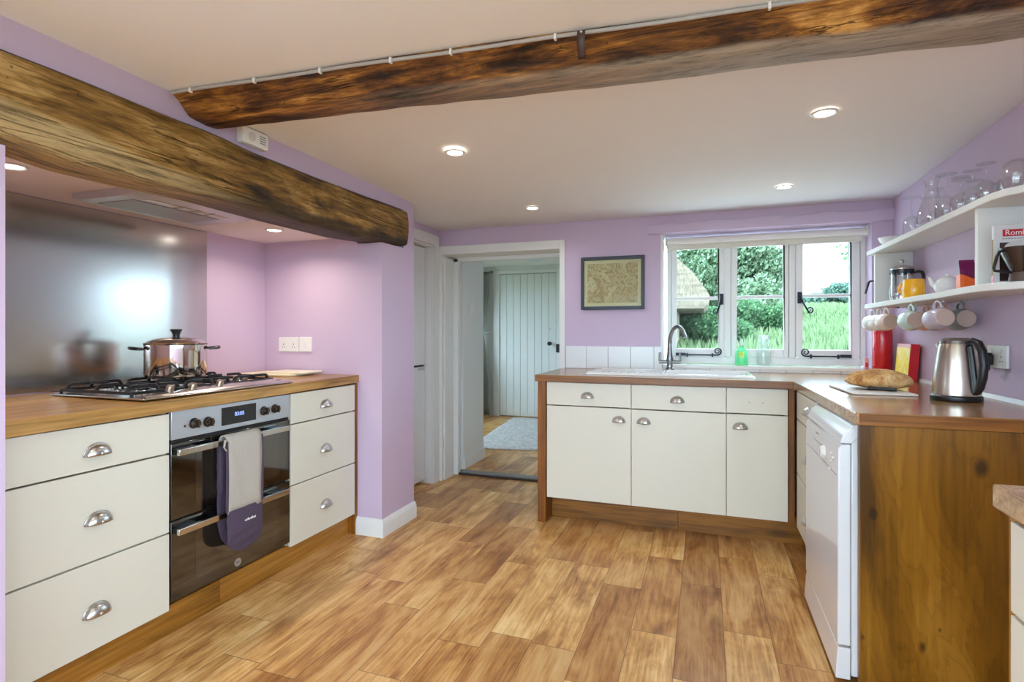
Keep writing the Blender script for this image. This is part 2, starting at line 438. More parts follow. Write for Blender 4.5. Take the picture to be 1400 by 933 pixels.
def scuffed():
    k = Mat('lilac_paint_scuffed'); g = k.n('ShaderNodeNewGeometry').outputs['Position']; sp = k.n('ShaderNodeSeparateXYZ'); k.L.new(g, sp.inputs[0])
    n = k.noise(g, 14, 4, .6, .6); n2 = k.noise(g, 5, 3, .5)
    yb = k.math('MULTIPLY', k.math('LESS_THAN', k.math('ABSOLUTE', k.math('SUBTRACT', sp.outputs[1], 2.56)), .17), k.math('LESS_THAN', sp.outputs[2], 1.035))
    f = k.math('MULTIPLY', k.ramp(n, [(.55, 0.0), (.68, 1.0)]), yb)
    k.set('Base Color', k.mix(k.math('MULTIPLY', f, .5), lin((207,185,208)), lin((110,100,112)))); k.set('Roughness', .55); return k.m
struct(m.build('wall_right', scuffed(), smooth=0), 'lilac right wall behind the shelves')
def lerp(tab, x):
    for (a, b), (c, d) in zip(tab, tab[1:]):
        if x <= c: return b + (d-b)*(max(x, a)-a)/(c-a)
    return tab[-1][1]
ZTL = [(.3,1.89),(.867,1.898),(1.07,1.902),(1.355,1.898),(1.533,1.904),(1.7,1.891),(2.1,1.89),(2.5,1.897),(2.9,1.907)]
ZBL = [(.3,1.68),(.867,1.68),(.965,1.667),(1.08,1.656),(1.25,1.657),(1.53,1.668),(1.91,1.663),(2.39,1.666),(2.66,1.686),(2.9,1.696)]
# left wall: over the lintel, pier at the near side, pillar, strip over the fridge opening
m = MB()
LY1 = 2.895
for i in range(26):
    ya, yb_ = .3 + 2.595*i/26, .3 + 2.595*(i+1)/26
    za, zb_ = lerp(ZTL, ya)+.009, lerp(ZTL, yb_)+.009
    m.hexa([V(-1.98,ya,za),V(PX,ya,za),V(PX,yb_,zb_),V(-1.98,yb_,zb_),V(-1.98,ya,TZ),V(PX,ya,TZ),V(PX,yb_,TZ),V(-1.98,yb_,TZ)])
m.box(-1.98, PX, LY1, 3.02, 1.935, TZ)
m.box(-2.7, PX, 2.66, LY1, 0, 1.682); m.box(-2.7, PX, LY1, 3.02, 0, 1.935); m.box(-2.7, -1.9, 2.66, LY1, 1.682, 1.88)
m.box(-2.7, PX, .3, .82, 0, 1.67); m.box(-2.7, PX, .82, .895, 0, 1.658); m.box(-2.7, -1.9, .3, .895, 1.67, 1.95)
LWN = (-1.95, -.2, .55, 1.88)
m.box(-2.0, PX, -2.4, LWN[0], 0, TZ); m.box(-2.0, PX, LWN[0], LWN[1], 0, LWN[2]); m.box(-2.0, PX, LWN[0], LWN[1], LWN[3], TZ); m.box(-2.0, PX, LWN[1], .3, 0, TZ)
m.box(-2.1, -1.98, 3.02, YF, 1.84, TZ)
struct(m.build('wall_left', M_wall, smooth=0), 'lilac chimney breast wall and pillar')
m = MB(); m.box(-2.75, -2.58, .896, 2.659, 0, 1.72)
struct(m.build('wall_alcove', M_wall, smooth=0), 'pink lilac wall at back of the cooking alcove')
m = MB(); m.box(-2.58, -1.90, .896, 2.659, 1.72, 1.76)
struct(m.build('ceiling_alcove', plain('alcove_ceiling_paint', (248,240,238), .7), smooth=0), 'pale ceiling of the cooking alcove')
m = MB()
BWX = (-1.6, .95, .1, 1.9)
m.box(-1.735, BWX[0], -2.4, -2.25, 0, TZ); m.box(BWX[0], BWX[1], -2.4, -2.25, 0, BWX[2]); m.box(BWX[0], BWX[1], -2.4, -2.25, BWX[3], TZ); m.box(BWX[1], XR, -2.4, -2.25, 0, TZ)
struct(m.build('wall_back', M_wall, smooth=0))
# niche behind the left door frame (fridge recess)
m = MB(); m.box(-2.8, -2.77, 3.02, YF, 0, 1.9); m.box(-2.77, -2.0, 3.05, 3.08, 0, 1.9); m.box(-2.77, -2.0, 3.05, YF, 1.88, 1.91)
struct(m.build('wall_recess', M_hallwall, smooth=0), 'white wall of the fridge recess')

# skirting round the pillar
def sk_profile(t, h): return [(0,0),(t,0),(t,h-.03),(t*.75,h-.012),(t*.35,h),(0,h)]
m = MB()
sec = sk_profile(.02, .1); path = [V(-1.945,2.66,0), V(PX,2.66,0), V(PX,3.02,0)]; nor = [V(0,-1,0), V(1,-1,0), V(1,0,0)]
rows = [[p + n*d + V(0,0,z) for d, z in sec] for p, n in zip(path, nor)]
g = m.grid(rows); m.face(g[0]); m.face(g[-1][::-1])
struct(m.build('baseboard_left', M_white, smooth=30), 'white skirting round the foot of pillar')

# architrave of the doorway to the hall
m = MB()
m.box(-1.98, DX0, YF-.012, YF, 0, 1.84); m.box(DX1, -.953, YF-.012, YF, .0, 1.84); m.box(DX0, DX1, YF-.012, YF, DZ, 1.84)
m.box(DX0-.03, DX0, YF, 4.08, 0, DZ+.03); m.box(DX1, DX1+.03, YF, 4.08, 0, DZ+.03); m.box(DX0, DX1, YF, 4.08, DZ, DZ+.03)
m.box(DX0, DX0+.04, 4.03, 4.08, 0, DZ); m.box(DX0, DX1, 4.03, 4.08, DZ-.03, DZ); m.box(DX1-.03, DX1, 4.03, 4.08, 0, DZ)
m.box(DX0+.002, DX0+.016, YF+.012, 3.985, .002, DZ-.02)
struct(m.build('trim_1', M_white, smooth=0, bevel=.003), 'white door surround leading to the hall')
# casing of the fridge recess
m = MB()
m.box(-1.98, -1.964, 3.724, 3.816, 0, 1.915); m.box(-1.98, -1.964, 3.02, 3.724, 1.84, 1.915)
m.box(-2.14, -1.98, 3.724, 3.826, 0, 1.84); m.box(-2.1, -1.98, 3.06, 3.724, 1.826, 1.84)
struct(m.build('trim_2', M_white, smooth=0, bevel=.004), 'white casing round the fridge recess')
# painted timber over the window
m = MB()
n = 30
def tl(i):
    x = -.368 + (XR+.368)*i/n
    zt = 1.912 + .006*math.sin(i*.9) + .004*math.sin(i*2.3) - (.012 if i < 3 else 0); zb = 1.838
    return [V(x, YF, zb), V(x, YF-.028, zb+.004), V(x, YF-.03+.004*math.sin(i*1.3), (zb+zt)/2), V(x, YF-.024, zt-.006), V(x, YF, zt)]
g = m.grid([tl(i) for i in range(n+1)]); m.face(g[0]); m.face(g[-1][::-1])
struct(m.build('trim_3', M_wall, smooth=40), 'lilac painted timber lintel above the window')
# step into the hall
m = MB(); m.box(-1.9, -1.02, 4.045, 4.13, 0, .022)
struct(m.build('trim_4', plain('threshold_strip', (120,118,118), .4), smooth=0, bevel=.004), 'grey threshold strip at the hall step')
m = MB(); m.box(-1.9, -1.02, 4.03, 4.045, 0, .016)
struct(m.build('trim_5', plain('dark_riser', (50,32,18), .6), smooth=0), 'dark wooden riser of the hall step')

# beams
def noisy(p, a, s): return noise.noise_vector(Vector(p)*s)*a
m = MB(); rows = []; N = 90
ft = [(-1.735,1.362),(-1.05,1.411),(-.5,1.456),(.15,1.508),(1.1,1.575)]
fb = [(-1.735,1.43),(-1.5,1.44),(-.9,1.505),(-.33,1.556),(.16,1.589),(.72,1.625),(1.1,1.65)]
bb = [(-1.735,1.552),(-.93,1.596),(-.35,1.657),(.07,1.687),(.445,1.727),(.77,1.746),(1.1,1.765)]
zb = [(-1.735,1.934),(-1.3,1.924),(-.8,1.922),(0,1.92),(1.1,1.92)]
for i in range(N+1):
    x = PX + (XR-PX)*i/N
    y0, y1, y2, z1 = lerp(ft, x), lerp(fb, x), lerp(bb, x), lerp(zb, x)
    prof = [(y0, 2.02), (y0+.002, 1.99)] + [(y0+(y1-y0)*t, 1.99+(z1-1.99)*t**1.25) for t in (.2,.4,.6,.8,.95)] + [(y1+(y2-y1)*t, z1-.004*math.sin(PI*t)) for t in (.03,.2,.4,.6,.8,.97)] + [(y2+.004, z1+.02), (y2+.006, 2.02)]
    r = []
    for j, (y, z) in enumerate(prof):
        p = V(x, y, z)
        if 0 < j < len(prof)-1:
            q = V(x*1.0, y*3, z*3)
            p += noisy(q, .008, 2.2) * V(0,1,1).length/1.4 if False else V(0, noisy(q,.008,2.2).y, noisy(q,.006,2.2).z)
            p += V(0, noisy(q,.003,9).y, noisy(q,.003,9).z)
        r.append(p)
    rows.append(r)
g = m.grid(rows); m.face(g[0]); m.face(g[-1][::-1])
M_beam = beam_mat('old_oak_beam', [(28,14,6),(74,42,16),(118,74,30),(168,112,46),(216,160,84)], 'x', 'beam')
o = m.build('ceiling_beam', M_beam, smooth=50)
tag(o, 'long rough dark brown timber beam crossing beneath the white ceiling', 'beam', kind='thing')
# lintel
m = MB(); rows = []; N = 100
zt = ZTL
zb = ZBL
for i in range(N+1):
    y = .31 + (2.892-.31)*i/N; a, b = lerp(zb, y), lerp(zt, y)
    xf = -1.702
    prof = [(-1.89, a+.004), (-1.80, a+.002), (xf-.02, a), (xf-.004, a+.008)] + [(xf + .006*math.sin(PI*t), a+.008+(b-a-.016)*t) for t in (.12,.25,.38,.5,.62,.75,.88)] + [(xf-.004, b-.006), (xf-.02, b), (-1.89, b-.004)]
    r = []
    for j, (x, z) in enumerate(prof):
        q = V(y, x*3, z*4); w = 0 if j in (0, len(prof)-1) else 1
        r.append(V(x + w*(noisy(q,.007,1.8).x + noisy(q,.003,8).x), y, z + w*(noisy(q,.005,2).z + noisy(q,.002,9).z)))
    rows.append(r)
g = m.grid(rows, closed_v=True); m.face(g[0][::-1]); m.face(g[-1])
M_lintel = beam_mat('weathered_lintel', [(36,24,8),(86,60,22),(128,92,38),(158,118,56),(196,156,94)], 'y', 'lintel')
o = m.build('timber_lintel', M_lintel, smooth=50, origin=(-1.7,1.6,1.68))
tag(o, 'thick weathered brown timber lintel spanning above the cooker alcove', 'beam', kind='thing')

# cable along the beam, with clips
def beam_edge(x): return V(x, lerp(ft, x)-.006, 1.988)
cab = thing('beam_cable', 'thin white cable clipped along top edge of the ceiling beam', 'cable', beam_edge(0))
pts = [beam_edge(-1.725 + 2.78*i/60) + V(0, 0, .0012*math.sin(i*.5)) for i in range(61)]
MB().tube(pts, .0055, 8).build('cable', plain('cable_white', (176,170,164), .5), cab)
for px in (288, 367, 450, 540, 618, 757, 1056):
    p = at(px, 60, Y=1.44); e = beam_edge(p.x)
    MB().box(e.x-.0035, e.x+.0035, e.y-.0075, e.y+.004, e.z-.010, e.z+.0075).build('clip', M_plastic, cab, bevel=.001)
# leather strap
sp = at(795, 48, Y=1.447); hk = thing('leather_strap', 'short dark leather strap nailed to face of the ceiling beam', 'strap', (sp.x, 1.44, 1.93))
rows = []
for i in range(9):
    t = i/8; z = 1.984 - .062*t; y = 1.452 + .03*t - .012*math.sin(PI*t) - .006
    rows.append([V(sp.x-.011-.004*t, y, z), V(sp.x+.011-.004*t, y-.001, z)])
m = MB(); m.grid(rows); m.build('strap', plain('dark_leather', (72,50,44), .4), hk, solid=.003)
MB().ball((sp.x, 1.443, 1.98), .004).build('nail', M_steel, hk)

# ------------------------------------------------------------------ window
def window_frame(name, label, X0, X1, Y0, Y1, Z0, Z1):
    pass
wr = thing('window_1', 'white three light casement window above the sink', 'window', (.34, 3.96, .946), kind='structure')
YW = 3.955
fx0, fx1, fz0, fz1 = -.25, .957, .955, 1.81
m = MB()
m.box(fx0, fx0+.028, YW, YW+.07, fz0, fz1); m.box(fx1-.03, fx1, YW, YW+.07, fz0, fz1)
m.box(fx0+.028, fx1-.03, YW, YW+.07, fz0, fz0+.042); m.box(fx0+.028, fx1-.03, YW, YW+.07, fz1-.03, fz1)
m.box(.128, .165, YW-.006, YW+.07, fz0+.042, fz1-.03); m.box(.522, .558, YW-.006, YW+.07, fz0+.042, fz1-.03)
m.build('frame', M_white, wr, bevel=.004)
def sash(x0, x1, g0, g1, zb0, zg0, zbar, zg1, zt1):
    m = MB(); y0, y1 = YW+.004, YW+.05
    m.box(x0, g0, y0, y1, zb0, zt1); m.box(g1, x1, y0, y1, zb0, zt1); m.box(g0, g1, y0, y1, zb0, zg0); m.box(g0, g1, y0, y1, zg1, zt1)
    m.box(g0, g1, y0+.008, y1-.01, zbar-.011, zbar+.011)
    s_ = m.build('sash', M_white, wr, bevel=.005)
    MB().box(g0-.004, g1+.004, YW+.026, YW+.029, zg0-.004, zbar-.0112).build('pane', M_winglass, s_, smooth=0)
    MB().box(g0-.004, g1+.004, YW+.026, YW+.029, zbar+.0112, zg1+.004).build('pane', M_winglass, s_, smooth=0)
    return s_
s1 = sash(fx0+.03, .126, -.189, .088, 1.0, 1.054, 1.402, 1.748, 1.779)
s2 = sash(.167, .52, .203, .492, 1.0, 1.053, 1.403, 1.746, 1.779)
s3 = sash(.56, fx1-.032, .6, .873, 1.0, 1.052, 1.404, 1.74, 1.779)
def spiral(c, r0, turns, a0, n=26, sgn=1):
    return [V(c[0] + r0*(1-t/n*.75)*math.cos(a0 + sgn*2*PI*turns*t/n), c[1], c[2] + r0*(1-t/n*.75)*math.sin(a0 + sgn*2*PI*turns*t/n)) for t in range(n+1)]
YI = YW - .004
def fastener(x, z, side):
    """monkey tail handle: plate, block, curling tail"""
    m = MB(); m.box(x-.012, x+.012, YI-.004, YI, z-.045, z+.03)
    m.box(x-.012, x+.012, YI-.022, YI-.004, z-.012, z+.022)
    ex = x + side*.055 if side > 0 else x - .035
    ez = z - .1
    pts = [V(x, YI-.026, z+.005), V(x + (ex-x)*.3, YI-.028, z-.04), V(x + (ex-x)*.62, YI-.028, z-.075)]
    sp_ = spiral((ex, YI-.028, ez+.012), .021, 1.35, -PI*.55 if side > 0 else -PI*.45, 26, 1 if side > 0 else -1)
    m.tube(pts + sp_, [.006]*3 + [.0055 - .003*i/26 for i in range(27)], 8)
    m.build('fastener', M_wiron, wr)
def stay(xc, xe, z, flip):
    m = MB()
    sp_ = spiral((xc, YI-.016, z+.026), .026, 1.5, -PI/2, 30, 1 if flip > 0 else -1)
    bar = [V(xc + (xe-xc)*t, YI-.016, z) for t in (1, .8, .5, .2)]
    m.tube(bar + sp_, [.006, .006, .005, .005] + [.005 - .0025*i/30 for i in range(31)], 8)
    d = (xe-xc)
    for t in (.12, .72): m.box(xc+d*t-.005, xc+d*t+.005, YI-.022, YI, z-.014, z+.012)
    m.box(min(xc+d*.76, xe), max(xc+d*.76, xe), YI-.026, YI-.008, z-.007, z+.013)
    m.build('stay', M_wiron, wr)
fastener(.108, 1.4, -1); fastener(.582, 1.4, 1)
stay(.082, -.19, 1.012, 1); stay(.615, .872, 1.012, -1)
m = MB(); m.box(WX0+.002, WX1-.002, YF-.01, YW+.002, WZ0-.02, WZ0); m.box(WX0+.002, WX1-.002, 3.84, YW, WZ0, WZ0+.002)
m.build('sill', M_white, wr, bevel=.004)
# narrow white reveal lining
m = MB(); m.box(WX0-.012, WX0+.003, YF-.004, YW+.07, WZ0, WZ1); m.build('reveal', M_white, wr)
MB().box(WX1-.003, WX1+.006, YF-.002, YW+.07, WZ0, WZ1).build('reveal', M_wall, wr)
# roller blind
bl = thing('roller_blind', 'white roller blind rolled up at the top of the window', 'blind', (.34, 3.9, 1.74))
MB().cyl if False else None
MB().tube([V(-.244,3.9,1.795), V(.945,3.9,1.795)], .023, 20).build('roller', plain('blind_fabric', (240,238,232), .7), bl)
MB().box(-.238, .925, 3.918, 3.9215, 1.744, 1.795).build('blind_sheet', plain('blind_fabric_lower', (238,234,222), .8), bl)
MB().box(-.238, .925, 3.912, 3.928, 1.736, 1.745).build('bottom_bar', plain('blind_bar', (226,220,205), .6), bl, bevel=.002)
for x in (-.256, .946): MB().box(x, x+.008, 3.868, 3.93, 1.765, 1.828).build('bracket', M_plastic, bl, bevel=.002)

# windows added behind the camera, out of view, to let in daylight
def plain_window(name, x0, x1, y0, y1, z0, z1, n, axis):
    r = thing(name, None, None, ((x0+x1)/2, (y0+y1)/2, z0), kind='structure')
    m = MB()
    def bx(a, b, c, d):
        if axis == 'x': m.box(a, b, y0, y1, c, d)
        else: m.box(x0, x1, a, b, c, d)
    a0, a1 = (x0, x1) if axis == 'x' else (y0, y1)
    bx(a0, a1, z0, z0+.05); bx(a0, a1, z1-.05, z1)
    for i in range(n+1):
        c = a0 + (a1-a0)*i/n; bx(max(a0, c-.03), min(a1, c+.03), z0+.05, z1-.05)
    m.build('frame', M_white, r, smooth=0)
plain_window('added_window_2', BWX[0], BWX[1], -2.36, -2.3, BWX[2], BWX[3], 3, 'x')
plain_window('added_window_5', -1.96, -1.9, LWN[0], LWN[1], LWN[2], LWN[3], 2, 'y')
plain_window('added_window_3', 1.18, 1.24, RW[0], RW[1], RW[2], RW[3], 2, 'y')

# tiles behind the sink
m = MB(); xs = [-.953, -.947, -.796, -.642, -.486, -.328, -.272]
for a, b in zip(xs, xs[1:]):
    if b-a > .02: m.box(a+.001, b-.001, YF-.01, YF, .909, 1.068)
m.box(XR-.105, XR-.001, YF-.01, YF, .909, 1.075)
x = -.272
while x < .955:
    m.box(x+.001, min(x+.15, .958)-.001, YF-.008, YF, .909, WZ0-.021); x += .152
struct(m.build('trim_6', M_tile, smooth=0, bevel=.002), 'white tile upstand behind the sink worktop')

# ------------------------------------------------------------------ downlights
ldisc = []
def downlight(x, y, z, label):
    r = thing('ceiling_downlight', label, 'light', (x, y, z), group='recessed ceiling downlights')
    MB().shell([(.046,z-.0005),(.047,z-.004),(.04,z-.007),(.033,z-.004),(.031,z-.0005)], (x,y,0), 28).build('bezel', M_plastic, r)
    MB().lathe([(.0001,z-.0045),(.0325,z-.0045),(.0325,z-.001),(.0001,z-.001)], (x,y,0), 24).build('lens', M_lamp, r)
    ldisc.append((x, y, z)); return r
for px, py, zc, lb in ((622,208,1.987,'recessed downlight in far ceiling, just past the beam on cooker side'),
                       (1127,154,1.985,'recessed downlight nearest the beam on the shelf side'),
                       (728,284,1.973,'small recessed downlight near the far doorway'),
                       (1072,255,1.972,'recessed downlight in ceiling nearest the window')):
    p = at(px, py, Z=zc-.004); downlight(p.x, p.y, zc-.004, lb)
for px, py, lb in ((15,226,'alcove downlight at near end above the steel splashback'), (375,314,'alcove downlight at far end beyond the extractor hood')):
    p = at(px, py, Z=1.72); downlight(p.x, p.y, 1.72, lb)
def lamp(name, loc, power, col, size=.06, spread=150):
    l = bpy.data.lights.new(name, 'AREA'); l.shape = 'DISK'; l.size = size; l.energy = power; l.color = col; l.spread = math.radians(spread)
    o = bpy.data.objects.new(name, l); C.objects.link(o); o.location = loc; return o
for i, (x, y, z) in enumerate(ldisc):
    lamp('downlight_bulb', (x, y, z-.009), 1.9 if i < 4 else 3.3, (.9,.98,1.05) if i < 4 else (1,.87,.74))
for x, y in ((-1.05, .6), (.4, .6), (-1.05,-1.0), (.4,-1.0)):  # further bulbs added behind the camera, unseen and without fittings
    lamp('downlight_bulb', (x, y, 1.99), 1.4, (.9,.98,1.05))

# ------------------------------------------------------------------ cup handles and cabinets
def cup(parent, p, n, w=.088, h=.036, d=.026, mat=None):
    """shell shaped cup pull at p on a face with outward normal n"""
    n = Vector(n).normalized(); u = V(0,0,1); r = u.cross(n)
    m = MB(); a = w/2; rows = []
    K, L = 16, 8
    for i in range(K+1):
        th = PI*i/K
        row = []
        for j in range(L+1):
            ph = PI/2*j/L
            rr = math.sin(th)
            x = a*math.cos(th); dz = h*rr*math.cos(ph); dd = d*rr**.8*math.sin(ph)
            row.append(p + r*x + u*(dz - h*.45) + n*(dd+.001))
        rows.append(row)
    m.grid(rows)
    # flange
    fl = []
    for i in range(K+1):
        th = PI*i/K
        fl.append([p + r*(a*1.06)*math.cos(th) + u*(h*1.1*math.sin(th) - h*.45) + n*.0012, p + r*(a*.94)*math.cos(th) + u*(h*.92*math.sin(th) - h*.45) + n*.0022])
    m.grid(fl)
    # central rib
    m.ball(p + n*(d*.9) + u*(-h*.28), .006, 10, 6)
    return m.build('handle', M_steel, parent, smooth=60, solid=.0016)

def carcass(parent, x0, x1, y0, y1, z0, z1, t=.016, mat=None):
    m = MB(); m.box(x0, x0+t, y0, y1, z0, z1); m.box(x1-t, x1, y0, y1, z0, z1); m.box(x0+t, x1-t, y0, y1, z0, z0+t)
    return m.build('carcass', mat or M_cream_in, parent, smooth=0)
def carcass_y(parent, x0, x1, y0, y1, z0, z1, t=.016):
    m = MB(); m.box(x0, x1, y0, y0+t, z0, z1); m.box(x0, x1, y1-t, y1, z0, z1); m.box(x0, x1, y0+t, y1-t, z0, z0+t)
    return m.build('carcass', M_cream_in, parent, smooth=0)

# far run -----------------------------------------------------------
FY = 3.2; ZTOP = .868; WT = .908
def far_cab(name, label, x0, x1, zd, hd, hdoor, holes=False):
    r = thing(name, label, 'cabinet', ((x0+x1)/2, 3.5, .15), group='cream base cabinets beneath the sink worktop')
    carcass(r, x0+.001, x1-.001, FY+.019, 3.79, .152, .79)
    d = MB().box(x0+.0015, x1-.0015, FY, FY+.018, zd+.003, .862).build('drawer', M_cream, r, bevel=.0015)
    if hd: cup(d, at(*hd, Y=FY), (0,-1,0), .075, .034)
    if holes:
        for q in holes:
            p = at(*q, Y=FY-.0004)
            MB().tube([V(p.x, FY-.0008, p.z), V(p.x, FY+.001, p.z)], .0025, 10).build('screw_hole', M_shadow, d)
    dd = MB().box(x0+.0015, x1-.0015, FY, FY+.018, .157, zd-.003).build('door', M_cream, r, bevel=.0015)
    cup(dd, at(*hdoor, Y=FY), (0,-1,0), .075, .034)
    return r
far_cab('base_cabinet', 'cream base cabinet with drawer and door at doorway end of the sink run', -.914, -.403, .722, (803,541), (846,574))
far_cab('base_cabinet', 'wide middle cream cabinet directly below the white sink bowl', -.403, .112, .72, (926,547), (880,576))
far_cab('base_cabinet', 'narrow cream cabinet whose drawer front has two screw holes and no handle', .112, .418, .722, None, (1012,583), [(1024.5,550.5),(1043,551.5)])
MB().box(-.97, -.918, FY-.005, 3.8, 0, ZTOP-.001).build('end_panel', M_darkwood, bevel=.003)
tag(bpy.data.objects['end_panel'], 'stained wooden end panel standing at the doorway end of sink cabinets', 'panel')
jx = at(927, 720, Y=3.335).x
o = MB().box(-.916, jx-.001, 3.335, 3.353, 0, .15).build('plinth_board', M_plinth_x, bevel=.001)
tag(o, 'stained wooden kickboard under sink cabinets, longer board beside the end panel', 'kickboard', 'kickboards')
o = MB().box(jx+.001, .508, 3.335, 3.353, 0, .15).build('plinth_board', M_plinth_x, bevel=.001)
tag(o, 'stained wooden kickboard under sink cabinets, board meeting the inner corner', 'kickboard', 'kickboards')

# sink worktop with sink cut-out
YB = 3.818; YS = 3.145
SX0, SX1, SY0, SY1 = -.70, .268, 3.29, 3.735
m = MB()
def wt_front(m, x0, x1): m.box(x0, x1, 3.165, SY0+.02, ZTOP, WT)
m.box(-.975, SX0+.02, 3.165, YB, ZTOP, WT); m.box(SX0+.02, SX1-.02, 3.165, SY0+.02, ZTOP, WT); m.box(SX0+.02, SX1-.02, SY1-.02, YB, ZTOP, WT); m.box(SX1-.02, .438, 3.165, YB, ZTOP, WT)
m.box(.438, XR-.001, 3.126, YB, ZTOP, WT)
o = m.build('sink_worktop', M_top_x, smooth=0); tag(o, 'long oak worktop under the window holding the white sink', 'worktop')
M_edge = wood('stained_edge', [(84,44,12),(138,84,24),(164,108,42)], 'x', .34, .6)
MB().box(-.976, .4375, 3.1625, 3.1648, ZTOP+.0005, WT-.0015).build('front_edge', M_edge, o, bevel=.0008)
MB().box(-.9772, -.9752, 3.1625, YB, ZTOP+.0005, WT-.0015).build('end_edge', M_edge, o, bevel=.0008)
# right worktop
m = MB(); RYE = 2.008
m.prism([(.440,3.124),(.458,RYE+.004),(.466,RYE),(XR-.001,RYE+.012),(XR-.001,3.124)], ZTOP, WT)
o = m.build('oak_worktop', M_top_right, smooth=0, bevel=.003); tag(o, 'oak worktop on the right side carrying the kettle and bread', 'worktop')
m = MB(); m.prism([(.467,RYE-.0003),(XR-.001,RYE+.0117),(XR-.001,RYE+.0097),(.467,RYE-.0023)], ZTOP+.0005, WT-.0025); m.build('end_edge', M_edge, o, smooth=0)
# upstand bead along right wall
m = MB(); m.prism([(XR-.012, WT),(XR-.0005, WT),(XR-.0005, WT+.016),(XR-.004, WT+.015)], 2.01, YF-.012, 'y')
struct(m.build('trim_7', M_white, smooth=30), 'white sealing bead along right wall worktop')

# sink ------------------------------------------------------------
sk = thing('kitchen_sink', 'white ceramic sink with drainer let into worktop under window', 'sink', ((SX0+SX1)/2, (SY0+SY1)/2, WT))
def rr(x0, x1, y0, y1, r, n=5):
    out = []
    for cx, cy, a0 in ((x1-r,y1-r,0),(x0+r,y1-r,PI/2),(x0+r,y0+r,PI),(x1-r,y0+r,1.5*PI)):
        for i in range(n+1):
            a = a0 + PI/2*i/n; out.append((cx+r*math.cos(a), cy+r*math.sin(a)))
    return out
zs = WT + .0006
bowl_x0 = -.25
B = (bowl_x0+.02, SX1-.03, SY0+.035, SY1-.075); Dn = (SX0+.03, bowl_x0-.02, SY0+.03, SY1-.05)
def inside(x, y, q, r):
    x0, x1, y0, y1 = q
    dx = abs(x-(x0+x1)/2) - (x1-x0)/2 + r; dy = abs(y-(y0+y1)/2) - (y1-y0)/2 + r
    return -(math.hypot(max(dx, 0), max(dy, 0)) + min(max(dx, dy), 0) - r)
def sst(v, w):
    t = min(max(v/w, 0), 1); return t*t*(3-2*t)
m = MB(); rows = []
NX, NY = 180, 84
def eased(a, b, n): return [a + (b-a)*(i/n) for i in range(n+1)]
for y in eased(SY0, SY1, NY):
    row = []
    for x in eased(SX0, SX1, NX):
        z = zs + .001 + .013*math.sqrt(sst(inside(x, y, (SX0, SX1, SY0, SY1), .03), .014))
        z -= .118*sst(inside(x, y, B, .03), .03)
        z -= .005*sst(inside(x, y, Dn, .03), .016)
        dd = inside(x, y, Dn, .03)
        if dd > .03: z += .0008*math.sin(x*160)*sst(dd-.03, .02)
        row.append(V(x, y, z))
    rows.append(row)
g = m.grid(rows)
edge = [V(SX0,SY0,0), V(SX1,SY0,0), V(SX1,SY1,0), V(SX0,SY1,0)]
lo_ = [m.bm.verts.new(V(p.x, p.y, zs)) for p in edge]
m.face([lo_[0], lo_[1]] + [v for v in g[0]][::-1]); m.face([lo_[3], lo_[0]] + [r[0] for r in g]); m.face([lo_[2], lo_[3]] + [v for v in g[-1]]); m.face([lo_[1], lo_[2]] + [r[-1] for r in g][::-1])
m.build('basin', M_ceramic, sk, smooth=50)
MB().lathe([(.0001,0),(.02,0),(.022,.002)], ((B[0]+B[1])/2, (B[2]+B[3])/2, zs-.1025), 20).build('drain', M_chrome, sk)
# tap
tz = zs + .014; tb = at(916, 500, Y=3.715); tx, ty = tb.x, 3.70
M_tap = plain('tap_steel', (138,136,134), .26, 1)
tp = thing('mixer_tap', 'brushed steel swan neck mixer tap rising behind the sink', 'tap', (tx, ty, tz))
MB().lathe([(.028,tz),(.028,tz+.006),(.02,tz+.014),(.018,tz+.03),(.021,tz+.05),(.024,tz+.062),(.022,tz+.08),(.018,tz+.11),(.014,tz+.145),(.0125,tz+.17),(.0001,tz+.171)], (tx,ty,0), 24).build('column', M_tap, tp)
pts = [V(tx, ty, tz+.165)]
ex, ey = .1, -.13
for i in range(1, 25):
    a = PI*.95*i/24
    f = (1-math.cos(a))/2
    pts.append(V(tx + ex*f*1.02, ty + ey*f*1.02, tz+.165 + .115*math.sin(a)*(1.0 if a < PI/2 else 1.0)))
pts = [p for p in pts if p.z > tz+.2 or p.x < tx+.05]
MB().tube(pts, [.0125]*(len(pts)-3)+[.0135,.0145,.0145], 14).build('spout', M_tap, tp)
MB().tube([V(tx-.068,ty,tz+.05), V(tx-.05,ty,tz+.05), V(tx+.05,ty,tz+.05), V(tx+.068,ty,tz+.05)], .0125, 16).build('crossbar', M_tap, tp)
for sx_ in (-1, 1):
    MB().tube([V(tx+sx_*.064,ty,tz+.055), V(tx+sx_*.064,ty,tz+.075), V(tx+sx_*.064,ty-.002,tz+.112)], [.009,.0075,.0065], 12).build('lever', M_tap, tp)

# right run -------------------------------------------------------
RX = .45
r = thing('drawer_cabinet', 'cream three drawer cabinet between corner post and the dishwasher', 'cabinet', (.75, 2.9, .15))
carcass_y(r, RX+.02, 1.04, 2.672, 3.12, .152, .862)
MB().box(.42, .449, FY-.004, 3.3, .155, ZTOP-.001).build('filler_post', M_darkwood, r, bevel=.002)['label'] = 'stained wooden corner post'
MB().box(.51, .53, 2.672, 3.33, 0, .151).build('plinth', M_plinth_y, r, smooth=0)
for z0, z1, hz in ((.722,.862,.80),(.44,.716,.58),(.157,.434,.30)):
    d = MB().box(RX, RX+.018, 2.674, 3.138, z0, z1).build('drawer', M_cream, r, bevel=.0015)
    cup(d, V(RX, 2.80, hz), (-1,0,0))
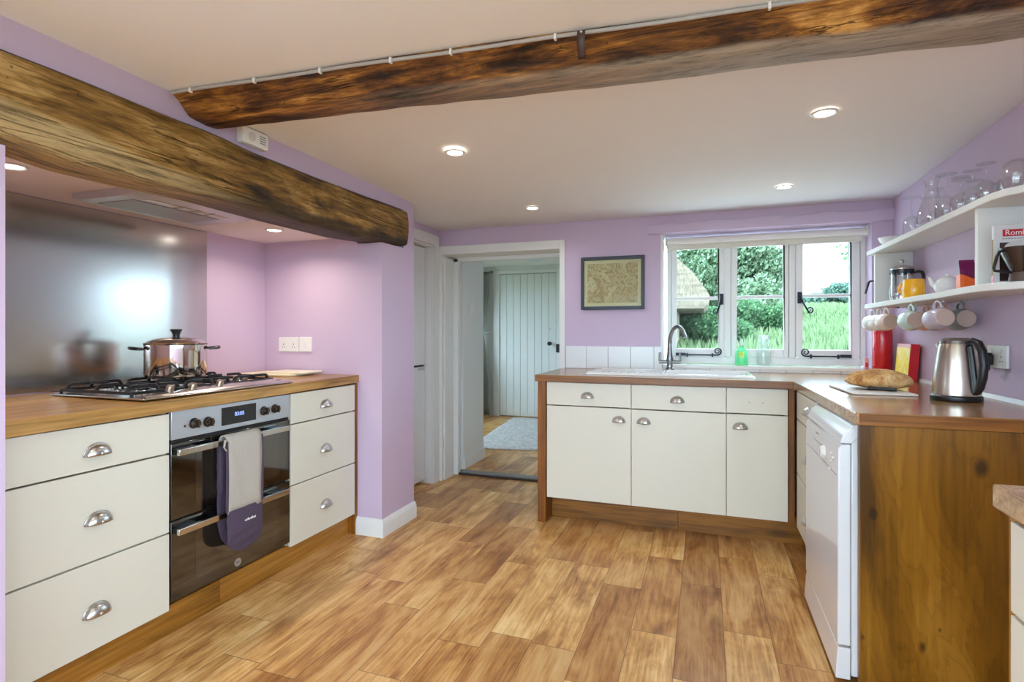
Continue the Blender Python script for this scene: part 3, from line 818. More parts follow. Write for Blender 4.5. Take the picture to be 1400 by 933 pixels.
# dishwasher
dwr = thing('dishwasher', 'white freestanding dishwasher standing under the right oak worktop', 'dishwasher', (.7, 2.35, 0))
y0, y1 = 2.052, 2.655
DXF = .415
MB().box(RX+.005, 1.03, y0+.004, y1-.004, .03, .83).build('body', M_appl, dwr, bevel=.004)
MB().prism([(DXF,.13),(RX+.003,.13),(RX+.003,.795),(DXF+.012,.795),(DXF+.002,.78)], y0, y1, 'y').build('door', M_appl, dwr, bevel=.004, seg=3)
# slanted lip of lid
MB().prism([(DXF+.006,.798),(RX+.006,.798),(RX+.06,.862),(RX+.02,.862),(DXF+.02,.835)], y0, y1, 'y').build('lid', M_appl, dwr, bevel=.004, seg=3)
MB().prism([(DXF+.003,.018),(RX+.003,.018),(RX+.003,.122),(DXF+.001,.122),(DXF-.006,.018)], y0+.002, y1-.002, 'y').build('kick_plate', M_appl, dwr, bevel=.003)
# control panel details
kp = at(1127, 604, X=DXF)
MB().tube([V(DXF+.001,kp.y,.725), V(DXF-.012,kp.y,.725), V(DXF-.016,kp.y,.725)], [.024,.022,.018], 24).build('dial', M_plastic, dwr)
MB().box(DXF-.002, DXF+.001, kp.y+.06, kp.y+.21, .738, .746).build('handle_slot', plain('panel_slot', (196,196,192), .4), dwr, bevel=.001)
MB().box(DXF-.0007, DXF+.001, y0+.02, y1-.02, .687, .689).build('panel_line', plain('panel_grey', (170,172,172), .5), dwr, smooth=0)
for dy, dz in ((-.12,.745),(-.12,.72),(-.1,.69),(-.15,.735)):
    MB().tube([V(DXF+.001,kp.y+dy,dz), V(DXF-.004,kp.y+dy,dz)], .006, 14).build('button', M_plastic, dwr)
MB().box(DXF-.0006, DXF+.001, kp.y+.12, kp.y+.16, .768, .774).build('badge', plain('badge_grey', (120,124,128), .4), dwr, smooth=0)
for yy in (y0+.03, y1-.03): MB().tube([V(.5,yy,0), V(.5,yy,.03)], .015, 10).build('foot', M_black, dwr)
# end panel of right run
m = MB(); m.box(.470, XR-.001, 2.018, 2.045, 0, ZTOP-.001)
o = m.build('end_panel', M_endpanel, smooth=0, bevel=.002); tag(o, 'broad honey stained oak end panel next to the dishwasher', 'panel')

# near right unit --------------------------------------------------
m = MB(); m.prism([(.461,1.144),(XR-.001,1.15),(XR-.001,.2),(.455,.2)], ZTOP, WT)
o = m.build('oak_worktop', M_top_right, smooth=0, bevel=.004); tag(o, 'oak worktop corner in right foreground over cream drawers', 'worktop')
r = thing('drawer_cabinet', 'cream drawer cabinet in right foreground under the near worktop', 'cabinet', (.75, .85, .0))
carcass_y(r, .50, 1.04, .62, 1.128, .12, .85)
for z0, z1, hz in ((.70,.85,.78),(.41,.694,.56),(.13,.404,.28)):
    d = MB().box(.481, .499, .62, 1.131, z0, z1).build('drawer', M_cream, r, bevel=.0015)
    cup(d, V(.481, .87, hz), (-1,0,0))
MB().box(.52, .54, .62, 1.128, 0, .118).build('plinth', M_plinth_y, r, smooth=0)
o = MB().box(.487, XR-.001, 1.133, 1.152, 0, ZTOP-.001).build('end_panel', M_endpanel, bevel=.002)
tag(o, 'honey stained end panel of the near drawer cabinet, right foreground', 'panel')

# left run ---------------------------------------------------------
LX = -1.90; LW = .914; LU = .868
def left_cab(label, y0, y1, hy, zs_, ):
    r = thing('drawer_cabinet', label, 'cabinet', (-2.2, (y0+y1)/2, .12))
    carcass_y(r, -2.55, LX-.02, y0+.001, y1-.001, .122, .86)
    for z0, z1, h in zs_:
        d = MB().box(LX-.018, LX, y0+.0015, y1-.0015, z0, z1).build('drawer', M_cream, r, bevel=.0015)
        cup(d, V(LX, h[0], h[1]), (1,0,0), w=.084, h=.037)
    return r
def hl(px, py): p = at(px, py, X=LX); return (p.y, p.z)
left_cab('cream three drawer cabinet left of the built-in oven', .905, 1.489, 0, ((.711,.858,hl(133,615)),(.412,.705,hl(134,708)),(.116,.406,hl(132,833))))
left_cab('cream three drawer cabinet right of the oven beside the pillar', 2.121, 2.636, 0, ((.718,.865,hl(445,552)),(.418,.712,hl(445,612)),(.119,.412,hl(445,688))))
o = MB().box(-2.55, LX+.002, 2.638, 2.658, .0, LU+.004).build('end_panel', M_darkwood, bevel=.002)
tag(o, 'thin stained wooden end panel between right drawer cabinet and the pillar', 'panel')
yj = at(300.5, 820, X=-1.945).y
o = MB().box(-1.965, -1.945, .90, yj-.001, 0, .113).build('plinth_board', M_plinth_y, bevel=.001); tag(o, 'stained kickboard under left drawers and the near half of oven', 'kickboard', 'kickboards')
o = MB().box(-1.965, -1.945, yj+.001, 2.635, 0, .113).build('plinth_board', M_plinth_y, bevel=.001); tag(o, 'stained kickboard under far half of oven and the right drawers', 'kickboard', 'kickboards')
m = MB(); m.hexa([V(-2.575,.899,LU),V(-1.878,.899,LU-.006),V(-1.888,2.659,LU+.008),V(-2.575,2.659,LU+.006), V(-2.575,.899,LW),V(-1.878,.899,LW-.005),V(-1.888,2.659,LW+.006),V(-2.575,2.659,LW+.004)])
o = m.build('oak_worktop', M_top_y, smooth=0, bevel=.003); tag(o, 'oak worktop in the alcove carrying the gas hob', 'worktop')
o = MB().box(-2.578, -2.572, .899, 2.235, LW+.006, 1.716).build('steel_splashback', M_splash, bevel=.0008); tag(o, 'large brushed steel splashback sheet behind the hob', 'splashback')

# oven --------------------------------------------------------------
OY0, OY1 = 1.495, 2.115
ov = thing('built_in_oven', 'built-in double oven with black glass doors and steel control panel', 'oven', (-2.2, 1.805, .14))
MB().box(-2.5, LX-.016, OY0+.01, OY1-.01, .142, .86).build('body', M_shadow, ov, smooth=0)
M_knob = plain('bronze_knob', (92,80,72), .25, .9)
cp = MB().box(LX-.015, LX+.002, OY0, OY1, .757, .866).build('control_panel', plain('panel_steel', (196,202,208), .32, .55), ov, bevel=.0015)
ud = MB().box(LX-.015, LX, OY0, OY1, .452, .742).build('upper_door', M_ovenglass, ov, bevel=.002)
ld = MB().box(LX-.015, LX, OY0, OY1, .144, .446).build('lower_door', M_ovenglass, ov, bevel=.002)
MB().box(LX-.013, LX-.006, OY0+.004, OY1-.004, .743, .756).build('vent_gap', M_shadow, ov, smooth=0)
for d_, z0, z1 in ((ud, .49, .69), (ld, .19, .39)):
    # inner viewing window: slightly lighter glass set in the door, rack wires behind
    wn = MB().box(LX+.0002, LX+.0008, OY0+.105, OY1-.07, z0, z1).build('viewing_window', plain('oven_window', (46,40,34), .04, 0, 1.0, coat=1), d_, smooth=0)
def oven_handle(d_, z):
    m = MB(); m.box(LX+.028, LX+.044, OY0, OY1-.048, z-.012, z+.012)
    h = m.build('handle', M_inox, d_, bevel=.0025)
    for y in (OY0+.05, OY1-.098):
        MB().box(LX+.0005, LX+.028, y-.045, y+.045, z-.011, z+.011).build('bracket', M_black, d_, bevel=.002)
oven_handle(ud, .712); oven_handle(ld, .412)
for px, py in ((267,579),(286,577),(362,562),(377,559)):
    p = at(px, py, X=LX+.01); m = MB()
    m.tube([V(LX+.0025,p.y,p.z), V(LX+.006,p.y,p.z)], .021, 24); m.tube([V(LX+.006,p.y,p.z), V(LX+.022,p.y,p.z), V(LX+.026,p.y,p.z)], [.0175,.016,.014], 24)
    m.box(LX+.02, LX+.031, p.y-.004, p.y+.004, p.z-.016, p.z+.016)
    k_ = m.build('knob', M_knob, cp, smooth=40)
a, b = at(303,570,X=LX+.003), at(350,560,X=LX+.003)
dp = MB().box(LX+.0022, LX+.0036, a.y, b.y, .775, .85).build('display', M_display, cp, smooth=0)
text_obj('digits', '03:05', .023, frame_M((LX+.004, (a.y+b.y)/2, .815), (0,1,0), (0,0,1)), M_bluedigit, dp)
p = at(252, 583, X=LX); MB().tube([V(LX+.002,p.y,p.z), V(LX+.004,p.y,p.z)], .004, 12).build('button', M_black, cp)
p = at(325, 769, X=LX)
bg = MB().tube([V(LX+.0002,p.y,p.z), V(LX+.0016,p.y,p.z)], .017, 28).build('badge', plain('badge_silver', (190,188,192), .25, .6), ld)
bg['label'] = 'round silver maker badge'
m = MB()
for pts in ([(-.006,.008),(-.006,-.008)], [(.006,.008),(.006,-.008)], [(-.006,0),(.006,0)]):
    m.tube([V(LX+.002, p.y+a_, p.z+b_) for a_, b_ in pts], .0011, 6)
m.build('emblem', M_black, bg)

# oven gloves over the upper handle -----------------------------------
M_plum = plain('plum_cotton', (78,64,82), .9, bump=.4, bscale=90)
M_terry = plain('grey_terry', (190,182,170), .95, bump=.8, bscale=220)
gy0, gy1 = 1.692, 1.872
gv = thing('oven_glove', 'double oven glove, grey towelling and plum pockets, hung over upper oven handle', 'oven glove', (LX+.03, 1.78, .25))
def glove_path(t):
    """strip over the bar: front bottom to back bottom; returns x,z"""
    return t
xf, xb, zt_ = LX+.062, LX+.0175, .732
def front_x(z): return xf + .004*math.sin((.73-z)*9)
rows = []
prof = [(front_x(z), z) for z in [.42 + (.715-.42)*i/10 for i in range(11)]]
for i in range(1, 8):
    a = PI*i/8; prof.append(((xf+xb)/2 + (xf-xb)/2*math.cos(a), (.715 + .026*math.sin(a))))
back = [(xb, z) for z in [.715 - (.715-.5)*i/8 for i in range(9)]]; prof.append(back[0])
m = MB()
for j in range(9):
    y = gy0 + (gy1-gy0)*j/8
    rows.append([V(x + .002*math.sin(j*1.7+z*20), y, z) for x, z in prof])
m.grid(rows); m.build('towel_strip', M_terry, gv, smooth=60, solid=.006)
m = MB(); m.grid([[V(x, gy0+(gy1-gy0)*j/8, z) for x, z in back] for j in range(9)]); m.build('back_strip', M_plum, gv, smooth=60, solid=.005)
def pocket(name, xc, ztop, zbot, thick, nx):
    m = MB(); rows = []; n = 16
    for i in range(n+1):
        t = i/n; z = ztop + (zbot-ztop)*t
        w = (gy1-gy0)/2 + .004
        if t > .62:
            u_ = (t-.62)/.38; w *= math.sqrt(max(1-u_**2.2, 0.004))
        row = []
        for k in range(20):
            a = 2*PI*k/20
            row.append(V(xc + nx*.004*math.sin(PI*t) + thick*(math.sin(a))*(.5+.6*math.sin(PI*min(t*1.1, 1)))*(1 if t < .97 else .4) + .0018*math.sin(z*140+a*2), (gy0+gy1)/2 + w*math.cos(a), z))
        rows.append(row)
    g = m.grid(rows, closed_v=True); m.face(g[0][::-1]); m.face(g[-1])
    return m.build(name, M_plum, gv, smooth=60)
pk = pocket('front_pocket', LX+.064, .43, .247, .0105, 1)
pocket('back_pocket', LX+.012, .70, .25, .006, 0)
for y in (gy0-.002, gy1+.002):
    MB().tube([V(front_x(z)+.001, y, z) for z in [.43 + .29*i/12 for i in range(13)]] , .0055, 8).build('piping', M_plum, gv)
m = MB()
for j in range(8):
    y = gy0 + .075 + j*.0075; m.box(LX+.0795, LX+.0805, y, y+.005, .372, .378+.002*(j % 3))
m.build('lettering', plain('white_print', (235,235,235), .7), pk, smooth=0)
m = MB(); m.tube([V(LX+.066,gy0-.002,.72), V(LX+.072,gy0-.018,.728), V(LX+.07,gy0-.022,.70), V(LX+.066,gy0-.008,.685)], .006, 8, flat=.5); m.build('hanging_loop', M_terry, gv)

# hob -----------------------------------------------------------------
HX0, HX1, HY0, HY1 = -2.425, -1.905, 1.393, 2.146; HZ = LW+.0045
hb = thing('gas_hob', 'five burner stainless steel gas hob set on the alcove worktop', 'hob', (-2.16, 1.77, HZ))
MB().box(HX0, HX1, HY0, HY1, HZ, HZ+.007).build('tray', M_inox, hb, bevel=.003)
zt0 = HZ+.0072
pl = []
for i in range(13):
    t = i/12; pl.append((HX1-.02-.085*math.sin(PI/2*min(1, t*1.6)), HY0+.03+(HY1-HY0-.05)*t))
m = MB()
rowA = [V(HX1-.003, HY0+.01+(HY1-HY0-.02)*i/12, zt0) for i in range(13)]
rowB = [V(HX1-.012, HY0+.012+(HY1-HY0-.024)*i/12, zt0+.008) for i in range(13)]
rowC = [V(x, y, zt0+.013*min(1, i/4)+.002) for i, (x, y) in enumerate(pl)]
rowD = [V(x-.01, y, zt0) for x, y in pl]
g = m.grid([rowA, rowB, rowC, rowD]); m.face([g[k][0] for k in range(4)]); m.face([g[k][-1] for k in range(3, -1, -1)])
con = m.build('control_strip', M_inox, hb, smooth=40)
for px, py in ((258,533),(276,529),(300,524),(322,519),(334,517)):
    p = at(px, py, Z=LW+.034); p.x = min(p.x, HX1-.045); m = MB(); ax = V(.35,0,1).normalized()
    q = V(p.x, p.y, zt0+.0135)
    m.tube([q, q+ax*.018, q+ax*.022], [.0155,.0135,.0115], 20); m.bar(q+ax*.014+V(-.012,0,0), q+ax*.014+V(.014,0,-.004), .006, .02)
    m.build('knob', plain('warm_nickel', (168,148,128), .3, .9), con, smooth=40)
MB().box(HX1-.04, HX1-.032, 2.075, 2.105, zt0+.0135, zt0+.0142).build('badge', M_black, con, smooth=0)
def burner(x, y, r_):
    m = MB(); m.lathe([(r_*1.45,zt0),(r_*1.4,zt0+.004),(r_*1.05,zt0+.006),(r_,zt0+.014),(r_*.2,zt0+.015),(.0001,zt0+.015)], (x,y,0), 24)
    b_ = m.build('burner', M_inox, hb)
    MB().lathe([(r_*.86,zt0+.0155),(r_*.9,zt0+.02),(r_*.75,zt0+.024),(.0001,zt0+.0245)], (x,y,0), 24).build('burner_cap', M_iron, b_)
for x, y, r_ in ((-2.3,1.52,.036),(-2.08,1.52,.026),(-2.2,1.77,.05),(-2.3,2.0,.03),(-2.1,2.0,.026)): burner(x, y, r_)
zg = HZ+.046
def grate(y0, y1, x0=-2.40, x1=-2.005):
    m = MB(); b = .0115
    for x in (x0, x1):
        m.bar((x,y0,zt0+.012),(x,y1,zt0+.012), b, b)
    for y in (y0, y1): m.bar((x0,y,zt0+.012),(x1,y,zt0+.012), b, b)
    ym = (y0+y1)/2
    for x in (x0+.03, (x0+x1)/2, x1-.03):
        for s_, ya in ((1, y0), (-1, y1)):
            pts = [V(x, ya, zt0+.012), V(x, ya+s_*.012, zg-.006), V(x, ya+s_*.025, zg-.0045), V(x, ya+s_*.085, zg-.0045)]
            for p, q in zip(pts, pts[1:]): m.bar(p, q, b, b, up=(1,0,0))
    for xa, s_ in ((x0, 1), (x1, -1)):
        pts = [V(xa, ym, zt0+.012), V(xa+s_*.012, ym, zg-.006), V(xa+s_*.025, ym, zg-.0045), V(xa+s_*.11, ym, zg-.0045)]
        for p, q in zip(pts, pts[1:]): m.bar(p, q, b, b, up=(0,1,0))
    for x in (x0, x1):
        for y in (y0, y1): m.tube([V(x,y,zt0), V(x,y,zt0+.01)], .006, 8)
    m.build('pan_support', M_iron, hb, smooth=0, bevel=.0015)
grate(1.42, 1.635); grate(1.66, 1.885); grate(1.91, 2.115)

# stock pot -------------------------------------------------------------
pc = V(-2.275, 1.815, zg+.0008); r0 = .124; ph = .148
pot = thing('stock_pot', 'large lidded stainless steel stock pot standing on the gas hob', 'pot', pc)
MB().shell([(.0005,pc.z),(r0-.012,pc.z),(r0-.003,pc.z+.004),(r0,pc.z+.012),(r0,pc.z+ph-.004),(r0+.003,pc.z+ph),(r0-.002,pc.z+ph),(r0-.003,pc.z+.012),(.0005,pc.z+.006)], (pc.x,pc.y,0), 48).build('body', M_pot, pot)
zl = pc.z+ph+.0005
lid = MB().lathe([(r0+.003,zl),(r0+.004,zl+.004),(r0-.004,zl+.007),(r0*.85,zl+.016),(r0*.6,zl+.025),(r0*.3,zl+.03),(.0001,zl+.031)], (pc.x,pc.y,0), 48).build('lid', plain('lid_steel', (214,210,204), .12, 1), pot)
MB().lathe([(.015,zl+.031),(.014,zl+.04),(.018,zl+.052),(.025,zl+.062),(.024,zl+.067),(.0001,zl+.068)], (pc.x,pc.y,0), 24).build('knob', M_black, lid)
hd = V(.55,.83,0).normalized()
for s_ in (-1, 1):
    d = hd*s_; t = V(-d.y, d.x, 0); z = pc.z+ph-.022; c0 = V(pc.x,pc.y,z)
    pts = [c0 + d*(r0+.002) + t*.042, c0 + d*(r0+.022) + t*.042 + V(0,0,.002), c0 + d*(r0+.042) + t*.026 + V(0,0,.004), c0 + d*(r0+.047) + V(0,0,.005), c0 + d*(r0+.042) - t*.026 + V(0,0,.004), c0 + d*(r0+.022) - t*.042 + V(0,0,.002), c0 + d*(r0+.002) - t*.042]
    MB().tube(pts, [.007,.009,.01,.011,.01,.009,.007], 10, flat=.75).build('handle', M_black, pot)

# cream chopping board in alcove corner
m = MB(); bp = rr(-2.50, -2.10, 2.30, 2.60, .02)
bp = [((x+2.3)*1.0-2.3, y) for x, y in bp]
m.prism(rr(-2.53, -2.17, 2.40, 2.63, .02), LW+.0065, LW+.018)
o = m.build('chopping_board', plain('cream_plastic', (240,230,196), .4), bevel=.003); tag(o, 'cream chopping board lying in far corner of alcove worktop', 'chopping board')
m = MB(); m.prism(rr(-2.40, -2.12, 2.46, 2.645, .02), LW+.0185, LW+.027)
o = m.build('chopping_board', plain('pale_plastic', (244,238,214), .4), bevel=.003); tag(o, 'thin pale board lying on top of the cream chopping board', 'chopping board')

# sockets ------------------------------------------------------------
def plate(root, M, w, h, outlets, t=.009):
    """faceplate in local xy facing +z, with 3-pin outlets and rockers"""
    m = MB(); m.prism(rr(-w/2, w/2, -h/2, h/2, .006, 3), 0, t); m.xf(M); f = m.build('faceplate', M_plastic, root, bevel=.002)
    for ox in outlets:
        m = MB(); m.prism(rr(ox-.0062, ox+.0062, .014, .03, .001, 2), t, t+.003); m.xf(M); m.build('rocker', M_plastic, f, bevel=.0008)
        m = MB()
        m.box(ox-.002, ox+.002, -.004, .005, t-.001, t+.0004); m.box(ox-.0115, ox-.0055, -.019, -.0155, t-.001, t+.0004); m.box(ox+.0055, ox+.0115, -.019, -.0155, t-.001, t+.0004)
        m.xf(M); m.build('pin_holes', M_shadow, f, smooth=0)
    return f
ya = 2.66
p = at(396, 471, Y=ya); ds = thing('double_socket', 'white double wall socket above the alcove worktop', 'socket', (p.x, ya, p.z))
plate(ds, frame_M((p.x, ya-.0005, p.z), (1,0,0), (0,0,1)), .15, .088, (-.037, .037))
q = at(420, 471, Y=ya); ss = thing('wall_switch', 'white switched spur plate right next to the alcove double socket', 'switch', (q.x, ya, q.z))
f = plate(ss, frame_M((p.x+.075+.05, ya-.0005, q.z), (1,0,0), (0,0,1)), .09, .088, ())
m = MB(); m.box(-.014, .002, -.02, .02, .009, .012); m.xf(frame_M((p.x+.125, ya-.0005, q.z), (1,0,0), (0,0,1))); m.build('rocker', M_plastic, f, bevel=.001)
p = at(1367, 488, X=XR); rs = thing('wall_socket', 'white wall socket behind the kettle with a plug in it', 'socket', (XR, p.y, p.z))
Ms = frame_M((XR-.0005, p.y, p.z), (0,-1,0), (0,0,1))
plate(rs, Ms, .146, .088, (-.037, .037), .011)
pg = thing('socket_plug', 'black three pin plug pushed into the right wall socket', 'plug', (XR-.03, p.y+.037, p.z-.01))
m = MB(); m.prism([(-.022,-.034),(.022,-.034),(.024,.0),(.014,.014),(-.014,.014),(-.024,.0)], .0125, .034); m.xf(Ms @ Matrix.Translation((-.037,0,0))); m.build('body', M_black, pg, bevel=.004)
m = MB(); m.tube([V(-.037,-.034,.02), V(-.037,-.05,.02), V(-.037,-.058,.024)], [.006,.005,.004], 10); m.xf(Ms); m.build('cable_grip', M_black, pg)

# smoke / CO alarm on the upper left wall
al = thing('carbon_monoxide_alarm', 'small white boxed alarm on the left wall, tucked under beam end', 'alarm', (PX, 1.705, 1.92))
m = MB(); m.prism(rr(1.64, 1.772, 1.915, 1.978, .008), PX+.0005, PX+.036, 'x'); f = m.build('housing', M_plastic, al, bevel=.004)
MB().tube([V(PX+.0362,1.685,1.947), V(PX+.038,1.685,1.947)], .018, 24).build('test_button', plain('alarm_button', (214,212,208), .4), f)
m = MB()
for i in range(4): m.box(PX+.0362, PX+.0368, 1.725, 1.755, 1.932+i*.009, 1.936+i*.009)
m.build('grille', plain('alarm_slots', (150,148,148), .6), f, smooth=0)
p = at(447, 317, Z=1.718); p.x -= .02
o = MB().lathe([(.05,1.7195),(.05,1.712),(.04,1.704),(.0001,1.703)], (p.x, p.y, 0), 28).build('smoke_sensor', M_plastic); tag(o, 'small round white sensor on alcove ceiling near the pillar', 'sensor')

# extractor hood --------------------------------------------------------
hd_ = thing('extractor_hood', 'slim canopy extractor fitted under the alcove ceiling above hob', 'extractor', (-2.18, 1.71, 1.68))
m = MB(); m.prism([(-2.37,1.7195),(-2.37,1.70),(-2.34,1.688),(-2.03,1.688),(-1.985,1.70),(-1.985,1.7195)], 1.44, 1.985, 'y')
hs = m.build('housing', plain('hood_steel', (196,194,196), .3, .35), hd_, bevel=.002)
def grille_mat():
    k = Mat('hood_filter'); v = k.obj((1,1,1), False); sp = k.n('ShaderNodeSeparateXYZ'); k.L.new(v, sp.inputs[0])
    fx = k.math('FRACT', k.math('MULTIPLY', sp.outputs[0], 110)); fy = k.math('FRACT', k.math('MULTIPLY', sp.outputs[1], 110))
    g = k.math('MINIMUM', k.math('LESS_THAN', fx, .62), k.math('LESS_THAN', fy, .62))
    k.set('Base Color', k.mix(g, lin((186,178,168)), lin((64,58,52)))); k.set('Roughness', .4); k.set('Metallic', .4); return k.m
MB().box(-2.31, -2.11, 1.50, 1.90, 1.6855, 1.6878).build('filter', grille_mat(), hs, smooth=0)
m = MB(); m.box(-2.085, -2.045, 1.52, 1.90, 1.6858, 1.6878); m.build('light_strip', plain('hood_lens', (196,178,140), .2), hs, bevel=.0006)
for y in (1.66, 1.73, 1.80): MB().box(-2.1, -2.035, y, y+.012, 1.684, 1.6857).build('switch', plain('hood_switch', (150,140,130), .4), hs, smooth=0)

# ------------------------------------------------------------------ fridge, picture
fr = thing('fridge_freezer', 'tall white fridge freezer standing in recess behind the pillar', 'fridge', (-2.37, 3.4, 0))
MB().box(-2.74, -2.062, 3.12, 3.715, .015, 1.82).build('body', M_appl, fr, bevel=.004)
d1 = MB().box(-2.06, -2.035, 3.12, 3.715, .916, 1.82).build('upper_door', M_appl, fr, bevel=.006, seg=3)
d2 = MB().box(-2.06, -2.035, 3.12, 3.715, .03, .905).build('lower_door', M_appl, fr, bevel=.006, seg=3)
MB().box(-2.061, -2.045, 3.125, 3.71, .906, .924).build('handle_gap', M_shadow, fr, smooth=0)
MB().box(-2.037, -2.0335, 3.60, 3.705, .878, .9).build('handle', plain('handle_grey', (190,194,198), .4), d2, bevel=.001)
for x in (-2.7, -2.1):
    for y in (3.16, 3.68): MB().tube([V(x,y,0), V(x,y,.015)], .02, 10).build('foot', M_black, fr)

def map_mat():
    k = Mat('old_map_paper'); v = k.obj((1,1,1), False); sp = k.n('ShaderNodeSeparateXYZ'); k.L.new(v, sp.inputs[0])
    n1 = k.noise(v, 6, 4, .6, .8); n2 = k.noise(v, 45, 4, .7); n3 = k.noise(v, 130, 2, .7)
    reg = k.ramp(n1, [(.36,(160,140,84)),(.43,(206,188,142)),(.5,(196,170,126)),(.55,(168,142,92)),(.6,(208,192,148)),(.72,(176,150,90))])
    edge = k.ramp(k.math('ABSOLUTE', k.math('SUBTRACT', n1, .46)), [(0.0, 1.0), (.022, 0.0)])
    c = k.mix(k.math('MULTIPLY', edge, .75), reg, lin((112,98,44)))
    ink = k.ramp(n2, [(.57, 0.0), (.63, 1.0)]); ink2 = k.ramp(n3, [(.55, 0.0), (.62, 1.0)])
    c = k.mix(k.math('MULTIPLY', k.math('MAXIMUM', ink, ink2), .4), c, lin((86,72,54)))
    ax = k.math('ABSOLUTE', sp.outputs[0]); az = k.math('ABSOLUTE', sp.outputs[2])
    inside = k.math('MULTIPLY', k.math('LESS_THAN', ax, .176), k.math('LESS_THAN', az, .139))
    c = k.mix(inside, lin((208,196,154)), c)
    k.set('Base Color', c); k.set('Roughness', .5); return k.m
pa, pb = at(794, 388, Y=3.805), at(881, 388, Y=3.805)
px0, px1, pz0, pz1 = pa.x, pb.x, 1.328, 1.699
pf = thing('framed_map', 'old yellowed map in dark slate frame on lilac far wall', 'picture', ((px0+px1)/2, YF, pz0))
m = MB(); fw = .022
for a, b, c_, d in ((px0,px0+fw,pz0,pz1),(px1-fw,px1,pz0,pz1),(px0+fw,px1-fw,pz0,pz0+fw),(px0+fw,px1-fw,pz1-fw,pz1)): m.box(a, b, YF-.025, YF-.001, c_, d)
m.build('frame', plain('slate_frame', (52,54,66), .4), pf, bevel=.002)
MB().box(px0+fw, px1-fw, YF-.012, YF-.002, pz0+fw, pz1-fw).build('map', map_mat(), pf, smooth=0)
MB().box(px0+fw, px1-fw, YF-.0165, YF-.015, pz0+fw, pz1-fw).build('glass', M_winglass, pf, smooth=0)

# ------------------------------------------------------------------ worktop things on the right
# kettle
kz = WT+.0008; kc = at(1304, 543, Z=WT); kx, ky = .895, 2.49
ke = thing('electric_kettle', 'brushed steel cordless kettle with black handle on right worktop', 'kettle', (kx, ky, kz))
MB().lathe([(.078,kz),(.08,kz+.004),(.079,kz+.018),(.074,kz+.022),(.0001,kz+.022)], (kx,ky,0), 36).build('power_base', M_black, ke)
MB().lathe([(.0001,kz+.0225),(.074,kz+.0225),(.0745,kz+.03),(.071,kz+.08),(.062,kz+.15),(.055,kz+.2),(.051,kz+.214),(.0001,kz+.213)], (kx,ky,0), 40).build('body', plain('kettle_steel', (200,190,176), .27, 1), ke)
MB().lathe([(.0515,kz+.2145),(.05,kz+.226),(.036,kz+.236),(.0001,kz+.238)], (kx,ky,0), 36).build('lid', plain('kettle_lid', (120,110,104), .35, .7), ke)
hdv = V(.45,-.89,0).normalized()
kcv = V(kx,ky,kz)
hp = [kcv + hdv*a + V(0,0,b) for a, b in ((.046,.214),(.066,.224),(.085,.217),(.1,.188),(.106,.14),(.102,.095),(.092,.058),(.082,.04),(.074,.034))]
MB().tube(hp, [.013,.014,.0145,.0145,.0145,.0145,.014,.012,.01], 12, flat=1.0).build('handle', M_black, ke)
hp2 = [kcv + hdv*a + V(0,0,b) for a, b in ((.055,.205),(.064,.15),(.071,.09),(.076,.04))]
MB().tube(hp2, [.009]*4, 8).build('water_gauge', M_black, ke)
sd = -hdv; MB().tube([kcv+sd*.054+V(0,0,.19), kcv+sd*.068+V(0,0,.205), kcv+sd*.078+V(0,0,.212)], [.016,.012,.008], 12).build('spout', plain('kettle_spout', (205,196,184), .27, 1), ke)

# bread board, loaf, knife
b0, b1, b2 = at(1165,538,Z=WT+.006), at(1256,541,Z=WT+.006), at(1133,527,Z=WT+.006)
m = MB(); ux = (b1-b0); uy = (b2-b0); b3 = b1 + uy*.85
zq = WT+.0008
poly = [(b0.x,b0.y),(b1.x,b1.y),(b3.x,b3.y),(b2.x,b2.y)]
m.prism(poly, zq, zq+.009)
o = m.build('bread_board', plain('white_board', (236,232,224), .4), bevel=.003); tag(o, 'white chopping board under the loaf on right worktop', 'board')
zq2 = zq+.0098
lc = V(.715, 2.765, zq2)
def bread_mat():
    k = Mat('bread_crust'); v = k.obj((1,1,1), False)
    n1 = k.noise(v, 14, 5, .6, .8); n2 = k.noise(v, 60, 3, .7)
    sp = k.n('ShaderNodeSeparateXYZ'); k.L.new(v, sp.inputs[0])
    f = k.math('ADD', k.math('MULTIPLY', n1, .7), k.math('MULTIPLY', n2, .3))
    crust = k.ramp(f, [(.34,(150,92,40)),(.46,(196,142,82)),(.55,(222,178,120)),(.68,(240,214,170))])
    k.set('Base Color', crust); k.set('Roughness', .85); k.bump(f, .8, .012); return k.m
m = MB(); rows = []; n1_, n2_ = 20, 36
for i in range(n1_+1):
    ph = PI*i/n1_; row = []
    for j in range(n2_):
        th = 2*PI*j/n2_
        x = math.sin(ph)*math.cos(th); y = math.sin(ph)*math.sin(th); z = -math.cos(ph)
        z = z*.058 if z > 0 else z*.03
        p = V(x*.135*(1-.06*abs(x)), y*.085, z+.03)
        p += noise.noise_vector(V(x,y,z*8)*2.1)*.006
        p.z -= .006*max(0, math.sin((x*1.2+y*2.2)*7))*(1 if z > 0.02 else 0)
        p.z = max(p.z, .0005)
        row.append(p)
    rows.append(row)
m.grid(rows, closed_v=True); m.xf(Matrix.Translation(lc) @ Matrix.Rotation(-.12, 4, 'Z'))
o = m.build('bread_loaf', bread_mat(), smooth=80); tag(o, 'crusty oval loaf of bread lying on the white board', 'bread')
ka, kb, kd = at(1226,533.5,Z=WT+.019), at(1187,531,Z=WT+.019), at(1137,526.5,Z=WT+.019)
kn = thing('bread_knife', 'knife with black handle lying along the board before the loaf', 'knife', (kb.x, kb.y, zq2))
ka, kb, kd = [V(p.x, p.y, zq2+.009) for p in (ka, kb, kd)]
ka += V(.0,-.0,0)
